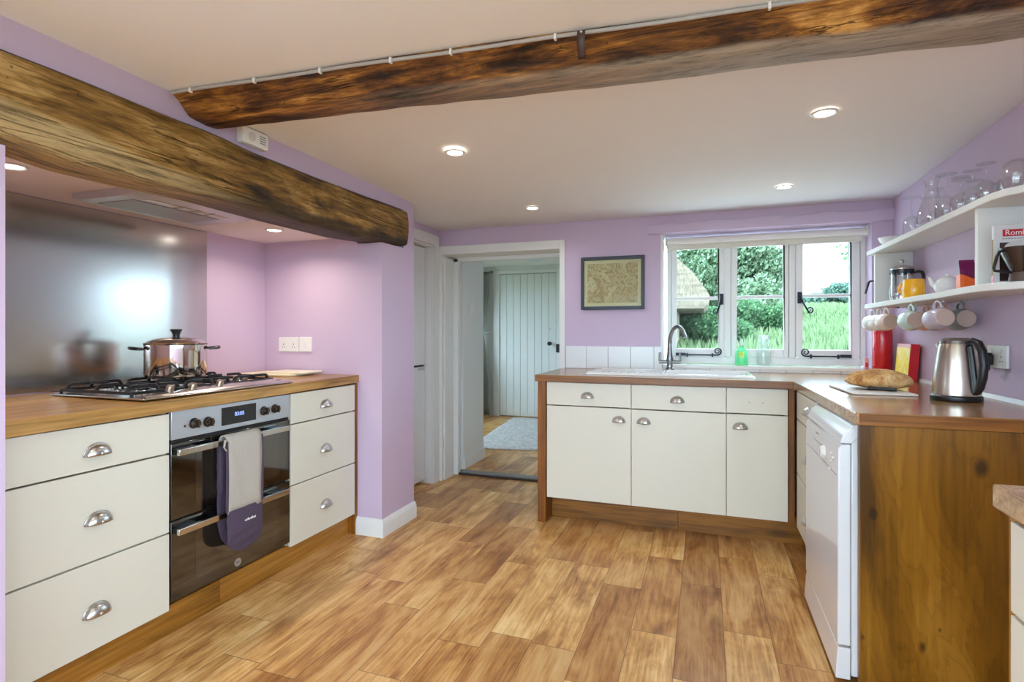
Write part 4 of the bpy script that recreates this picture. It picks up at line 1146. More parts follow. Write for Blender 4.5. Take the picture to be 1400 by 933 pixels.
MB().tube([ka, ka+(kb-ka)*.2, ka+(kb-ka)*.6, kb], [.007,.0085,.0075,.008], 12).build('handle', M_black, kn)
for t in (.3, .6): 
    q = ka+(kb-ka)*t; MB().tube([q+V(0,0,.006), q+V(0,0,.0092)], .002, 8).build('rivet', M_steel, kn)
dr = (kd-kb).normalized(); nn = V(-dr.y, dr.x, 0)
m = MB(); z0 = zq2+.006
m.prism([(p.x,p.y) for p in (kb-nn*.008, kb+nn*.011, kb+(kd-kb)*.75+nn*.011, kd-nn*.004, kb+(kd-kb)*.6-nn*.009)], z0, z0+.0016)
m.build('blade', M_inox, kn, smooth=0)

# fire extinguisher-like red canister in the corner
M_red = plain('glossy_red', (206,18,30), .25, coat=.4)
ec = V(.985, 3.73, WT+.0008); er = .05
ex_ = thing('fire_extinguisher', 'glossy red cylinder standing in corner behind the bread', 'extinguisher', ec)
bd = MB().lathe([(er*.9,ec.z),(er,ec.z+.008),(er,ec.z+.26),(er*.93,ec.z+.283),(er*.6,ec.z+.305),(er*.3,ec.z+.312),(.0001,ec.z+.312)], (ec.x,ec.y,0), 36).build('cylinder', M_red, ex_)
MB().lathe([(er*.28,ec.z+.3125),(er*.28,ec.z+.335),(.0001,ec.z+.336)], (ec.x,ec.y,0), 16).build('valve', M_black, ex_)
m = MB(); m.tube([V(ec.x,ec.y,ec.z+.33), V(ec.x-.01,ec.y-.02,ec.z+.341), V(ec.x-.02,ec.y-.055,ec.z+.338)], .006, 8); m.build('lever', M_black, ex_)
m = MB(); rows = []
for z in (.06,.15): rows.append([V(ec.x+(er+.0007)*math.cos(a), ec.y+(er+.0007)*math.sin(a), ec.z+z) for a in [PI*1.02+.07*i for i in range(7)]])
m.grid(rows); m.build('label_sticker', plain('sticker', (214,60,62), .4), bd)
o = thing('gas_isolator_box', 'small red and white box fixed below window corner beside the red cylinder', 'box', (.905, YF-.03, WT))
b_ = MB().box(.908, .93, YF-.045, YF-.0125, WT+.001, WT+.105).build('box_body', plain('box_pink', (226,178,178), .4), o, bevel=.003)
MB().box(.912, .924, YF-.0465, YF-.0452, WT+.05, WT+.075).build('red_mark', M_red, b_, smooth=0)
MB().tube([V(.919,YF-.0465,WT+.025), V(.919,YF-.05,WT+.025)], .01, 14).build('dial', M_red, b_)

# red and yellow book leaning on right wall
bk = thing('recipe_book', 'red book with yellow cover leaning on right wall behind the loaf', 'book', (1.022, 3.47, WT+.001), local=True, rot=Euler((0, math.radians(4.5), 0)))
bw, bt, bh = .21, .042, .195
MB().box(-.021, .021, -bw/2, bw/2, .002, bh).build('cover', plain('book_red', (206,20,34), .35), bk, bevel=.002)
def yellow_cover():
    k = Mat('yellow_cover'); v = k.obj((1,1,1), False); n = k.noise(v, 26, 3, .6); n2 = k.noise(v, 50, 2)
    c = k.ramp(n, [(.4,(246,206,40)),(.55,(250,226,70)),(.62,(255,240,170)),(.72,(238,150,40))]); k.set('Base Color', c); k.set('Roughness', .35); return k.m
cv = MB().box(-.0222, -.0212, -bw/2+.003, bw/2-.003, .006, bh-.02).build('front_print', yellow_cover(), bk, smooth=0)
MB().box(-.0222, -.0212, -bw/2+.003, bw/2-.003, bh-.019, bh-.003).build('title_band', plain('pink_band', (236,170,170), .4), bk, smooth=0)

# soap and jar on the sill
sz = WZ0+.0028
sp_ = at(1014, 500, Y=3.88); so = thing('washing_up_liquid', 'green washing up liquid bottle standing on the window sill', 'bottle', (sp_.x, 3.885, sz))
def milky(name, tint, dif, f, gl=.04):
    k = Mat(name); k.N.remove(k.b)
    t = k.n('ShaderNodeBsdfTransparent'); t.inputs[0].default_value = lin(tint)
    d = k.n('ShaderNodeBsdfTranslucent'); d.inputs[0].default_value = lin(dif); d2 = k.n('ShaderNodeBsdfDiffuse'); d2.inputs[0].default_value = lin(dif)
    a = k.n('ShaderNodeMixShader'); a.inputs[0].default_value = .5; k.L.new(d.outputs[0], a.inputs[1]); k.L.new(d2.outputs[0], a.inputs[2])
    b = k.n('ShaderNodeMixShader'); b.inputs[0].default_value = f; k.L.new(t.outputs[0], b.inputs[1]); k.L.new(a.outputs[0], b.inputs[2])
    g = k.n('ShaderNodeBsdfGlossy'); g.inputs['Roughness'].default_value = .08
    c = k.n('ShaderNodeMixShader'); c.inputs[0].default_value = gl; k.L.new(b.outputs[0], c.inputs[1]); k.L.new(g.outputs[0], c.inputs[2])
    k.L.new(c.outputs[0], k.out.inputs[0]); return k.m
M_gel = milky('green_soap_gel', (185,248,212), (160,232,190), .4)
M_jar = milky('jar_glass', (252,254,252), (225,232,228), .16, .06)
M_frost = milky('frosted_band', (250,252,250), (240,242,240), .45)
def oval(prof, cx, cy, ry, name, mat, par):
    m = MB(); m.lathe([(a, sz+b) for a, b in prof], (0,0,0), 28, sx=1, sy=ry); m.xf(Matrix.Translation((cx,cy,0))); return m.build(name, mat, par)
bb_ = oval([(.036,.0),(.04,.004),(.039,.05),(.036,.09),(.026,.108),(.013,.118),(.012,.128),(.0001,.128)], sp_.x, 3.885, .6, 'bottle', M_gel, so)
oval([(.012,.1285),(.013,.14),(.009,.156),(.006,.17),(.0001,.171)], sp_.x, 3.885, 1, 'cap', plain('pale_cap', (214,236,228), .4), so)
MB().box(sp_.x-.02, sp_.x+.012, 3.885-.0252, 3.885-.024, sz+.055, sz+.09).build('sticker', plain('yellow_sticker', (200,216,70), .4), bb_, smooth=0)
jp = at(1044, 499, Y=3.885); gj = thing('glass_jar', 'clear tall glass jar on the window sill next to green bottle', 'jar', (jp.x, 3.885, sz))
MB().shell([(.0005,sz),(.040,sz),(.042,sz+.005),(.042,sz+.11),(.036,sz+.128),(.033,sz+.14),(.033,sz+.2),(.031,sz+.2),(.031,sz+.14),(.034,sz+.126),(.039,sz+.108),(.039,sz+.006),(.0005,sz+.005)], (jp.x,3.885,0), 32).build('vessel', M_jar, gj)
MB().lathe([(.0338,sz+.172),(.0345,sz+.174),(.0345,sz+.198),(.0338,sz+.2)], (jp.x,3.885,0), 32).build('frosted_band', M_frost, gj)

# ------------------------------------------------------------------ shelves on the right wall
SXF = .885
sh = thing('wall_shelf', 'white two tier wall shelf unit with uprights on right wall', 'shelf', (1.0, 2.9, 1.302))
def shelf_poly(x0, yfar, bulge):
    pts = [(XR-.001, yfar), (x0, yfar)]
    pts += [(x0+.012, 2.6), (x0+.018-bulge, 2.39), (x0+.017-bulge, 2.30), (x0+.022-bulge, 2.22), (x0+.036-bulge*.5, 2.165), (.948, 2.118), (1.0, 2.09), (XR-.001, 2.08)]
    return pts
M_shelf = plain('white_shelf_paint', (232,233,228), .4)
MB().prism(shelf_poly(.872, 3.60, 0), 1.603, 1.628).build('upper_shelf', M_shelf, sh, bevel=.003)
MB().prism(shelf_poly(.866, 3.62, .02), 1.302, 1.327).build('lower_shelf', M_shelf, sh, bevel=.003)
MB().box(.887, XR-.001, 3.495, 3.515, 1.3272, 1.6028).build('upright', M_shelf, sh, bevel=.0015)
MB().box(.905, XR-.001, 2.345, 2.367, 1.3272, 1.6028).build('upright', M_shelf, sh, bevel=.0015)
UZ, LZ = 1.6285, 1.3275

def wine_mesh(parent, s=1.0, bowl=.038, kind=0):
    """upside down stemmed glass: rim on the shelf, foot in the air (local coords)"""
    H = .165*s
    if kind == 0:   # tulip
        prof = [(.029,.0),(.034,.02),(.038,.042),(.036,.062),(.026,.08),(.010,.092),(.004,.098),(.0035,.15),(.006,.156),(.034,.161),(.034,.163),(.0005,.1645)]
        inn = [(.0005,.094),(.008,.089),(.024,.077),(.0345,.061),(.0365,.042),(.0325,.02),(.0277,.0)]
    else:           # straight flared
        prof = [(.033,.0),(.033,.03),(.031,.055),(.024,.072),(.010,.082),(.004,.088),(.0035,.148),(.006,.155),(.033,.160),(.033,.162),(.0005,.1635)]
        inn = [(.0005,.084),(.008,.079),(.0225,.069),(.0295,.053),(.0315,.03),(.0315,.0)]
    m = MB(); m.shell([(a*s, b*s) for a, b in prof+inn], (0,0,0), 26); return m.build('goblet', M_drink, parent)
w0 = thing('wine_glass', 'upturned stemmed glass at window end of the upper shelf', 'glass', (.93, 3.07, UZ), local=True, group='upturned wine glasses on the upper shelf')
wine_mesh(w0, 1.12, kind=1)
WG = [(1.01,3.10,'second upturned stemmed glass from window end of the upper shelf, near wall'),(.985,2.93,'upturned stemmed glass just behind the tall carafe'),
      (1.02,2.78,'upturned stemmed glass at the wall beside the carafe'),(.925,2.67,'upturned glass at shelf front, immediately after the carafe'),]
for x, y, lb in WG: dup(w0, (x, y, UZ), label=lb)
w1 = thing('wine_glass', 'tulip shaped upturned wine glass at shelf front above the teapot', 'glass', (.935, 2.565, UZ), local=True, group='upturned wine glasses on the upper shelf')
wine_mesh(w1, .86, kind=0)
for x, y, lb in ((1.01,2.64,'tulip upturned wine glass at the wall above teapot'),(.94,2.475,'tulip upturned wine glass just left of the middle upright'),(.945,2.385,'tulip upturned wine glass standing directly over the middle upright')):
    dup(w1, (x, y, UZ), label=lb)
# carafe
cf = thing('glass_carafe', 'tall clear glass carafe with narrow neck among the upturned glasses', 'carafe', (.925, 2.83, UZ))
cx_, cy_ = .925, 2.815
MB().shell([(.0005,UZ),(.05,UZ),(.056,UZ+.008),(.055,UZ+.03),(.045,UZ+.075),(.03,UZ+.12),(.022,UZ+.155),(.024,UZ+.185),(.033,UZ+.205),(.031,UZ+.205),(.022,UZ+.186),(.0195,UZ+.155),(.0275,UZ+.119),(.0425,UZ+.074),(.0525,UZ+.03),(.053,UZ+.01),(.0005,UZ+.006)], (cx_,cy_,0), 32).build('vessel', M_drink, cf)
# stemless glasses
st0 = thing('stemless_glass', 'small stemless glass at the wall right of the tulip glasses', 'glass', (1.015, 2.53, UZ), local=True, group='stemless glasses on the upper shelf')
MB().shell([(.026,.0),(.033,.02),(.036,.04),(.033,.065),(.025,.085),(.014,.096),(.0005,.098),(.0005,.093),(.012,.092),(.023,.082),(.031,.064),(.034,.04),(.0312,.02),(.0245,.0)], (0,0,0), 26).build('cup', M_drink, st0)
for x, y, lb in ((1.02,2.43,'stemless upturned glass alone above the books, near the wall'),): dup(st0, (x, y, UZ), label=lb)
st1 = thing('stemless_glass', 'broad stemless glass at curved near end of upper shelf', 'glass', (.965, 2.235, UZ), local=True, group='stemless glasses on the upper shelf')
MB().shell([(.03,.0),(.039,.02),(.042,.045),(.039,.075),(.03,.096),(.016,.106),(.0005,.108),(.0005,.103),(.014,.102),(.028,.093),(.037,.074),(.04,.045),(.037,.02),(.0285,.0)], (0,0,0), 28).build('cup', M_drink, st1)
dup(st1, (1.025, 2.29, UZ), label='broad stemless glass near the wall at the near shelf end')
# bowl
bc = at(1212, 336, X=.94); bo = MB().shell([(.0005,UZ),(.025,UZ),(.028,UZ+.006),(.05,UZ+.03),(.058,UZ+.05),(.056,UZ+.05),(.048,UZ+.031),(.026,UZ+.01),(.0005,UZ+.008)], (.945, 3.44, 0), 32).build('white_bowl', M_ceramic)
tag(bo, 'shallow white bowl on upper shelf at its window end', 'bowl')
# cafetiere
cfx, cfy = .985, 3.395; z = LZ
ca = thing('cafetiere', 'glass and chrome cafetiere with black handle on lower shelf', 'coffee maker', (cfx, cfy, z))
MB().shell([(.0005,z+.012),(.048,z+.012),(.05,z+.016),(.05,z+.17),(.0482,z+.17),(.0482,z+.017),(.0005,z+.014)], (cfx,cfy,0), 32).build('beaker', M_drink, ca)
MB().lathe([(.0001,z+.0175),(.046,z+.0175),(.046,z+.03),(.0001,z+.03)], (cfx,cfy,0), 28).build('plunger', M_chrome, ca)
m = MB()
for a in (.3, 1.87, 3.44, 5.0):
    c_, s_ = math.cos(a), math.sin(a); R = Matrix.Rotation(a, 4, 'Z')
    q = MB(); 
    m.bar(V(cfx+.052*c_, cfy+.052*s_, z), V(cfx+.052*c_, cfy+.052*s_, z+.16), .012, .003, up=(c_,s_,0))
m.shell([(.051,z+.008),(.0535,z+.008),(.0535,z+.022),(.051,z+.022)], (cfx,cfy,0), 32)
m.build('chrome_frame', M_chrome, ca)
MB().shell([(.051,z+.148),(.0545,z+.148),(.0545,z+.17),(.051,z+.17)], (cfx,cfy,0), 32).build('collar', plain('dark_band', (36,40,48), .25), ca)
ld_ = MB().lathe([(.054,z+.1705),(.055,z+.176),(.045,z+.186),(.02,z+.194),(.0001,z+.195)], (cfx,cfy,0), 32).build('lid', M_chrome, ca)
MB().lathe([(.003,z+.1955),(.003,z+.204),(.0085,z+.208),(.011,z+.216),(.008,z+.223),(.0001,z+.226)], (cfx,cfy,0), 16).build('knob', M_chrome, ld_)
hv = V(.75,-.66,0).normalized(); b0_ = V(cfx,cfy,z)
MB().tube([b0_+hv*a+V(0,0,b) for a, b in ((.055,.15),(.075,.155),(.092,.148),(.1,.125),(.1,.085),(.096,.05),(.085,.035),(.056,.03))], [.006,.008,.009,.009,.009,.008,.007,.005], 10, flat=1.0).build('handle', M_black, ca)
MB().tube([b0_-hv*.05+V(0,0,.155), b0_-hv*.062+V(0,0,.168), b0_-hv*.07+V(0,0,.172)], [.012,.009,.006], 10).build('spout', M_drink, ca)
# glass cup
gx, gy = .935, 3.30
gc = thing('glass_cup', 'small clear glass cup on lower shelf before the cafetiere', 'cup', (gx, gy, LZ))
MB().shell([(.0005,LZ),(.026,LZ),(.034,LZ+.012),(.037,LZ+.035),(.034,LZ+.065),(.030,LZ+.078),(.0285,LZ+.078),(.0325,LZ+.064),(.0355,LZ+.035),(.0325,LZ+.013),(.0005,LZ+.003)], (gx,gy,0), 28).build('vessel', M_drink, gc)
# mugs
M_base = plain('unglazed_base', (196,170,156), .6)
def mug_parts(root, r=.041, h=.085, mat=None, taper=.0):
    m = MB(); m.shell([(.0005,0),(r*(.76-taper),0),(r*(.8-taper),.004),(r*(.95-taper*.5),h*.3),(r,h*.6),(r*.98,h),(r*.92,h),(r*.93,h*.6),(r*(.87-taper*.5),h*.3),(r*(.68-taper),.01),(.0005,.009)], (0,0,0), 30); m.build('cup', mat, root, smooth=40)
    MB().lathe([(r*.78,-.0008),(r*.74,-.0016),(r*.66,-.0016),(r*.62,-.0004),(.0001,-.0003)], (0,0,0), 28).build('base', M_base, root)
    MB().tube([V(r*.93,0,h*.82), V(r*1.25,0,h*.86), V(r*1.55,0,h*.72), V(r*1.62,0,h*.5), V(r*1.45,0,h*.28), V(r*.93,0,h*.2)], [.0045,.005,.005,.005,.005,.0045], 10).build('handle', mat, root)
ym = thing('mug', 'bright yellow mug standing on the lower shelf', 'mug', (.935, 3.06, LZ), local=True, rot=Euler((0,0,2.3)))
M_yel = plain('yellow_glaze', (244,176,20), .25, coat=.3)
MB().shell([(.0005,0),(.044,0),(.046,.004),(.046,.05),(.041,.09),(.038,.09),(.043,.05),(.043,.006),(.0005,.005)], (0,0,0), 32).build('cup', M_yel, ym)
MB().tube([V(.043,0,.07), V(.058,0,.072), V(.068,0,.055), V(.066,0,.035), V(.045,0,.022)], .0055, 10).build('handle', M_yel, ym)
# teapot
tx_, ty_ = 1.0, 2.875
tpo = thing('teapot', 'small white teapot on lower shelf left of the packet', 'teapot', (tx_, ty_, LZ))
q_ = .84
MB().lathe([(a*q_, LZ+b*q_) for a, b in ((.035,0),(.04,.006),(.055,.03),(.056,.055),(.047,.08),(.03,.094),(.02,.098),(.0001,.1))], (tx_,ty_,0), 32).build('body', M_ceramic, tpo)
MB().lathe([(a*q_, LZ+b*q_) for a, b in ((.005,.1),(.009,.106),(.006,.112),(.0001,.113))], (tx_,ty_,0), 14).build('lid_knob', M_ceramic, tpo)
sv = V(-.85,.35,0).normalized(); t0_ = V(tx_,ty_,LZ)
MB().tube([t0_+sv*a*q_+V(0,0,b*q_) for a, b in ((.046,.05),(.06,.066),(.066,.085),(.072,.1))], [.013,.011,.009,.0075], 12).build('spout', M_ceramic, tpo)
MB().tube([t0_-sv*a*q_+V(0,0,b*q_) for a, b in ((.045,.075),(.068,.078),(.074,.055),(.066,.032),(.05,.03))], .0045, 10).build('handle', M_ceramic, tpo)
# packet
pk_ = thing('drink_packet', 'purple and orange packet standing between teapot and the middle upright', 'packet', (.985, 2.65, LZ))
def packet_mat():
    k = Mat('packet_print'); v = k.obj((1,1,1), False); sp = k.n('ShaderNodeSeparateXYZ'); k.L.new(v, sp.inputs[0])
    zz = k.math('ADD', sp.outputs[2], k.math('MULTIPLY', k.math('SINE', k.math('MULTIPLY', sp.outputs[0], 60)), .01)); f = k.math('GREATER_THAN', zz, .0)
    n = k.noise(v, 40, 3)
    k.set('Base Color', k.mix(f, k.mix(n, lin((232,84,20)), lin((240,120,40))), lin((112,16,74)))); k.set('Roughness', .3); return k.m
m = MB(); rows = []
for i in range(9):
    t = i/8; z_ = LZ + .12*t; w = .026; d = .02*(1-t**3*.8)
    rows.append([V(.985+x_*w, 2.65+y_*d, z_) for x_, y_ in ((-1,-1),(-.5,-1.1),(.5,-1.1),(1,-1),(1,1),(.5,1.1),(-.5,1.1),(-1,1))])
g = m.grid(rows, closed_v=True); m.face(g[0][::-1]); m.face(g[-1]); m.build('pouch', packet_mat(), pk_, smooth=0)
MB().box(.96, 1.010, 2.646, 2.654, LZ+.1202, LZ+.128).build('crimp', plain('packet_top', (112,16,74), .3), pk_, smooth=0)
# coffee box with writing
bx = thing('coffee_filter_box', 'slim white carton with red banner and dark cup picture on lower shelf', 'box', (.985, 2.28, LZ))
cxb = MB().box(.912, 1.055, 2.25, 2.264, LZ, LZ+.197).build('carton', plain('carton_white', (226,226,224), .4), bx, bevel=.001)
bn = MB().box(.936, 1.05, 2.2490, 2.2498, LZ+.158, LZ+.181).build('banner', plain('banner_red', (196,28,36), .4), cxb, smooth=0)
text_obj('lettering', 'Rombouts', .024, frame_M((.992, 2.2486, LZ+.1695), (1,0,0), (0,0,1)), plain('banner_white', (245,240,235), .5), bn)
m = MB()
for i in range(14): m.box(.936+i*.0075, .941+i*.0075, 2.2492, 2.2498, LZ+.149, LZ+.1515)
m.build('small_print', plain('print_grey', (120,116,116), .5), cxb, smooth=0)
MB().box(.928, 1.05, 2.2492, 2.2498, LZ+.01, LZ+.138).build('picture', plain('picture_brown', (54,34,30), .4), cxb, smooth=0)
m = MB(); m.lathe([(.0001,0),(.05,0),(.05,.0008),(.0001,.0008)], (0,0,0), 28, sy=.5); m.xf(Matrix.Translation((.99,2.249,LZ+.12)) @ Matrix.Rotation(PI/2,4,'X')); m.build('cup_print', plain('picture_pale', (220,214,206), .5), cxb)
MB().box(.9112, .9119, 2.2515, 2.2625, LZ+.03, LZ+.15).build('spine_print', plain('spine_olive', (150,140,96), .6), cxb, smooth=0)
MB().box(.9112, .9119, 2.2515, 2.2625, LZ+.004, LZ+.028).build('spine_mark', M_red, cxb, smooth=0)
# dripper
dx, dy = .955, 2.175
dr_ = thing('coffee_dripper', 'dark brown coffee dripper cone with loop handle on lower shelf', 'coffee dripper', (dx, dy, LZ))
M_brown = plain('brown_plastic', (52,36,32), .25, coat=.3)
MB().shell([(.02,LZ+.03),(.026,LZ+.03),(.056,LZ+.102),(.058,LZ+.11),(.055,LZ+.11),(.053,LZ+.103),(.022,LZ+.035)], (dx,dy,0), 32).build('cone', M_brown, dr_)
MB().lathe([(.03,LZ),(.034,LZ+.003),(.03,LZ+.028),(.0265,LZ+.03),(.0001,LZ+.03)], (dx,dy,0), 28).build('base', plain('brown_base', (92,74,66), .3), dr_)
hv = V(-.9,-.2,0).normalized(); c0 = V(dx,dy,LZ)
MB().tube([c0+hv*a+V(0,0,b) for a, b in ((.054,.1),(.066,.097),(.074,.08),(.082,.045),(.08,.036),(.06,.034),(.031,.03))], .0045, 10).build('handle', M_black, dr_)
# jug beyond the far upright
jx_, jy_ = .955, 3.568
jg = thing('glass_jug', 'clear glass jug with bent black handle at window end of lower shelf', 'jug', (jx_, jy_, LZ))
MB().shell([(.0005,LZ),(.04,LZ),(.042,LZ+.005),(.038,LZ+.06),(.034,LZ+.09),(.0325,LZ+.09),(.036,LZ+.06),(.0395,LZ+.006),(.0005,LZ+.004)], (jx_,jy_,0), 28).build('vessel', M_drink, jg)
h0, h1, h2 = at(1197,384,Y=jy_), at(1188,385,Y=jy_), at(1183,402,Y=jy_)
MB().tube([V(jx_-.03,jy_,LZ+.088), h0, h1+V(.004,0,0), h1+V(-.001,0,-.006), h2], [.004,.006,.0065,.0065,.005], 8, flat=1.0).build('handle', M_black, jg)
MB().ball((jx_-.046, jy_-.0, LZ+.012), .005).build('hinge_pin', M_black, jg)

# hooks and mugs beneath the lower shelf
M_hook = plain('hook_metal', (170,166,160), .3, 1)
def hook(x, y, first=[None], label=None):
    if first[0] is None:
        r = thing('cup_hook', None, 'hook', (x, y, 1.302), local=True, group='cup hooks under the lower shelf')
        MB().tube([V(0,0,-.0006), V(0,0,-.012)] + [V(.009-.009*math.cos(a), 0, -.012-.009*math.sin(a)) for a in [PI*i/9 for i in range(1, 11)]], .0014, 8).build('wire', M_hook, r)
        MB().lathe([(.0045,-.0006),(.0045,-.002),(.0001,-.0022)], (0,0,0), 12).build('flange', M_hook, r)
        first[0] = r; r['label'] = label; return r
    return dup(first[0], (x, y, 1.302), label=label)
def hang(root, x, y, yaw, tilt, r=.041, h=.085):
    """orient a mug (axis +z, handle +x) hung by the handle from the hook at x, y"""
    n = V(math.cos(yaw), math.sin(yaw), 0)                 # outward normal of the mug's base
    zax = (-n*math.cos(tilt) + V(0,0,-math.sin(tilt))).normalized()
    up = V(0,0,1); xax = (up - zax*up.dot(zax)).normalized(); yax = zax.cross(xax)
    R = Matrix((xax, yax, zax)).transposed()
    hookpt = V(x, y, 1.302-.0195)
    local = V(r*1.6-.0085, 0, h*.52)
    root.rotation_euler = R.to_euler(); root.location = hookpt - R @ local
M_stone = plain('stoneware_white', (226,220,214), .25, coat=.3); M_cream_mug = plain('stoneware_cream', (224,200,186), .25, coat=.3); M_pinkm = plain('stoneware_peach', (226,170,140), .3)
M_mint = plain('stoneware_mint', (196,216,206), .22, coat=.3); M_grey = plain('stoneware_grey', (120,126,126), .3); M_lil = plain('stoneware_lilac', (190,178,190), .25, coat=.3); M_brn = plain('stoneware_brown', (104,72,62), .3)
MUGS = [(.884,3.52,M_stone,'white mug hanging at window end of the hook row','cup hook at window end of the hook row'),
        (.884,3.40,M_stone,'second white mug from window end of hook row','second cup hook from the window end'),
        (.884,3.28,M_cream_mug,'cream mug hanging third from window, base facing the room','cup hook holding the front cream mug'),
        (1.003,3.30,M_cream_mug,'cream mug hanging at the wall behind the front cream mug','cup hook at the wall holding the rear cream mug'),
        (1.003,3.12,M_pinkm,'peach mug hanging at the wall left of the mint mug','cup hook at wall holding the first peach mug'),
        (.886,2.93,M_mint,'pale mint green mug hanging in front of hook row','cup hook holding the mint green mug'),
        (1.003,2.94,M_pinkm,'peach mug hanging at the wall behind the mint mug','cup hook at wall behind the mint mug'),
        (1.003,2.75,M_grey,'dark grey mug hanging at wall between mint and lilac mugs','cup hook holding the dark grey mug'),
        (.888,2.64,M_lil,'lilac grey mug hanging last in the hook row, above kettle','cup hook above the kettle holding the lilac mug')]
for i, (x, y, mt, lb, hl_) in enumerate(MUGS):
    hook(x, y, label=hl_)
    g = thing('mug', lb, 'mug', (x, y, 1.2), local=True, group='mugs hanging from hooks under the shelf')
    mug_parts(g, .0445, .078, mt)
    hang(g, x, y, math.radians(-82 + random.uniform(-4, 4)), math.radians(5 + random.uniform(-3, 3)), .0445, .078)
# red spatula handle hung beneath the shelf end
a, b = at(1182, 425.5, X=.905), at(1216, 420.5, X=.92)
rsp = thing('red_spatula', 'thin red utensil handle lying under window end of lower shelf', 'utensil', (a.x, a.y, a.z))
a = V(.925, 3.61, 1.2975); b = V(.948, 3.36, 1.2975)
MB().tube([a, a+(b-a)*.5, b], [.0035,.003,.0025], 8).build('handle', M_red, rsp)
MB().tube([b, b+V(0,-.02,-.001), b+V(0,-.04,-.002)], [.004,.009,.006], 8, flat=.4).build('head', M_black, rsp)

# ------------------------------------------------------------------ HALL
HZF = .02
o = MB().box(-3.6, -.4, 4.13, 7.2, -.05, HZF).build('floor_hall', M_floor, origin=(.05,.3,0), smooth=0); struct(o, 'oak plank floor of the hall')
m = MB(); m.box(-3.6, -.4, 4.08, 7.2, 2.07, 2.1); struct(m.build('ceiling_hall', M_ceil, smooth=0), 'white hall ceiling')
HD0, HD1, HDZ = -2.654, -1.856, 1.962; YH = 6.97
m = MB(); m.box(-3.6, HD0-.005, YH, 7.15, 0, 2.08); m.box(HD1+.005, -.4, YH, 7.15, 0, 2.08); m.box(HD0-.005, HD1+.005, YH, 7.15, HDZ+.005, 2.08)
m.box(HD0-.01, HD1+.01, YH+.03, 7.15, 0, 2.0); m.box(-3.6, -1.905, 4.13, 4.572, 0, 2.08); m.box(-3.6, -1.985, 4.081, 4.13, 0, 2.08)
HW = (5.1, 6.4, .75, 1.85)
m.box(-3.6, -3.35, 4.572, HW[0], 0, 2.08); m.box(-3.6, -3.35, HW[0], HW[1], 0, HW[2]); m.box(-3.6, -3.35, HW[0], HW[1], HW[3], 2.08); m.box(-3.6, -3.35, HW[1], YH, 0, 2.08)
m.box(-.6, -.4, 4.08, YH, 0, 2.08)
struct(m.build('wall_hall', M_hallwall, smooth=0), 'white walls of the hall beyond doorway')
plain_window('window_4', -3.5, -3.44, HW[0], HW[1], HW[2], HW[3], 2, 'y')
m = MB(); m.box(-1.905, -1.889, 4.13, 4.588, HZF, HZF+.1); m.box(-2.3, -1.889, 4.572, 4.588, HZF, HZF+.1)
struct(m.build('baseboard_hall', M_white, smooth=0, bevel=.004), 'white skirting of the hall corner')
dr1 = thing('door_1', 'white boarded door closed at the end of hall', 'door', ((HD0+HD1)/2, YH, HZF), kind='structure')
m = MB(); nb = 8; wbd = (HD1-HD0)/nb
for i in range(nb): m.box(HD0+i*wbd+.0025, HD0+(i+1)*wbd-.0025, YH-.012, YH+.02, HZF+.012, HDZ-.004)
m.box(HD0, HD1, YH-.004, YH+.015, HZF+.01, HDZ-.002)
lf = m.build('door_boards', plain('hall_door_paint', (228,230,226), .45), dr1, bevel=.003)
p = at(752, 470, Y=YH-.02); MB().lathe([(.024,0),(.024,.006),(.01,.012),(.012,.03),(.026,.042),(.026,.054),(.016,.062),(.0001,.063)], (p.x, YH-.012, p.z), 24, Matrix.Rotation(PI/2,3,'X')).build('door_knob', M_black, dr1)
p = at(752, 450, Y=YH-.02); MB().tube([V(p.x,YH-.012,p.z), V(p.x,YH-.016,p.z)], .01, 14).build('keyhole_cover', M_steel, dr1)
p = at(762.5, 476, Y=YH-.05); MB().box(p.x-.022, p.x+.02, YH-.06, YH-.032, p.z-.06, p.z+.05).build('rim_latch', M_black, dr1, bevel=.004)
m = MB(); m.box(HD0-.095, HD0-.004, YH-.03, YH, HZF, HDZ+.05); m.box(HD1+.004, HD1+.09, YH-.03, YH, HZF, HDZ+.05); m.box(HD0-.004, HD1+.004, YH-.03, YH, HDZ+.004, HDZ+.05)
struct(m.build('trim_8', M_white, smooth=0, bevel=.004), 'white frame of the hall door')
# curtain
M_curt = plain('curtain_cloth', (138,142,130), .9, bump=.2, bscale=40)
cu = thing('curtain', 'long pale grey curtain tied back beside the hall door', 'curtain', (-2.93, 6.8, HZF))
m = MB(); rows = []
for i in range(25):
    z_ = HZF+.03 + (1.97-HZF-.03)*i/24; t = abs(z_-1.12); w = .05 + min(.085, t*.14); row = []
    for j in range(41):
        s_ = j/40*2-1
        row.append(V(-2.90 + s_*w + (.012 if z_ < 1.1 else 0), 6.82 + .03*math.sin(j*1.25+z_*.4), z_))
    rows.append(row)
m.grid(rows); m.build('drape', M_curt, cu, smooth=80, solid=.004)
MB().tube([V(-2.97,6.775,1.10), V(-2.9,6.765,1.12), V(-2.82,6.78,1.15), V(-2.76,6.85,1.17)], .024, 10, flat=.4).build('tie_back', plain('tie_cloth', (190,200,198), .9), cu)
rl = thing('curtain_rail', 'curtain pole near hall ceiling with small finial', 'rail', (-3.0, 6.8, 1.99))
MB().tube([V(-3.3,6.83,1.985), V(-2.74,6.83,1.985)], .011, 12).build('pole', plain('pole_grey', (120,118,112), .4, .5), rl)
MB().ball((-2.725,6.83,1.985), .02).build('finial', plain('pole_end', (110,108,104), .4, .5), rl)
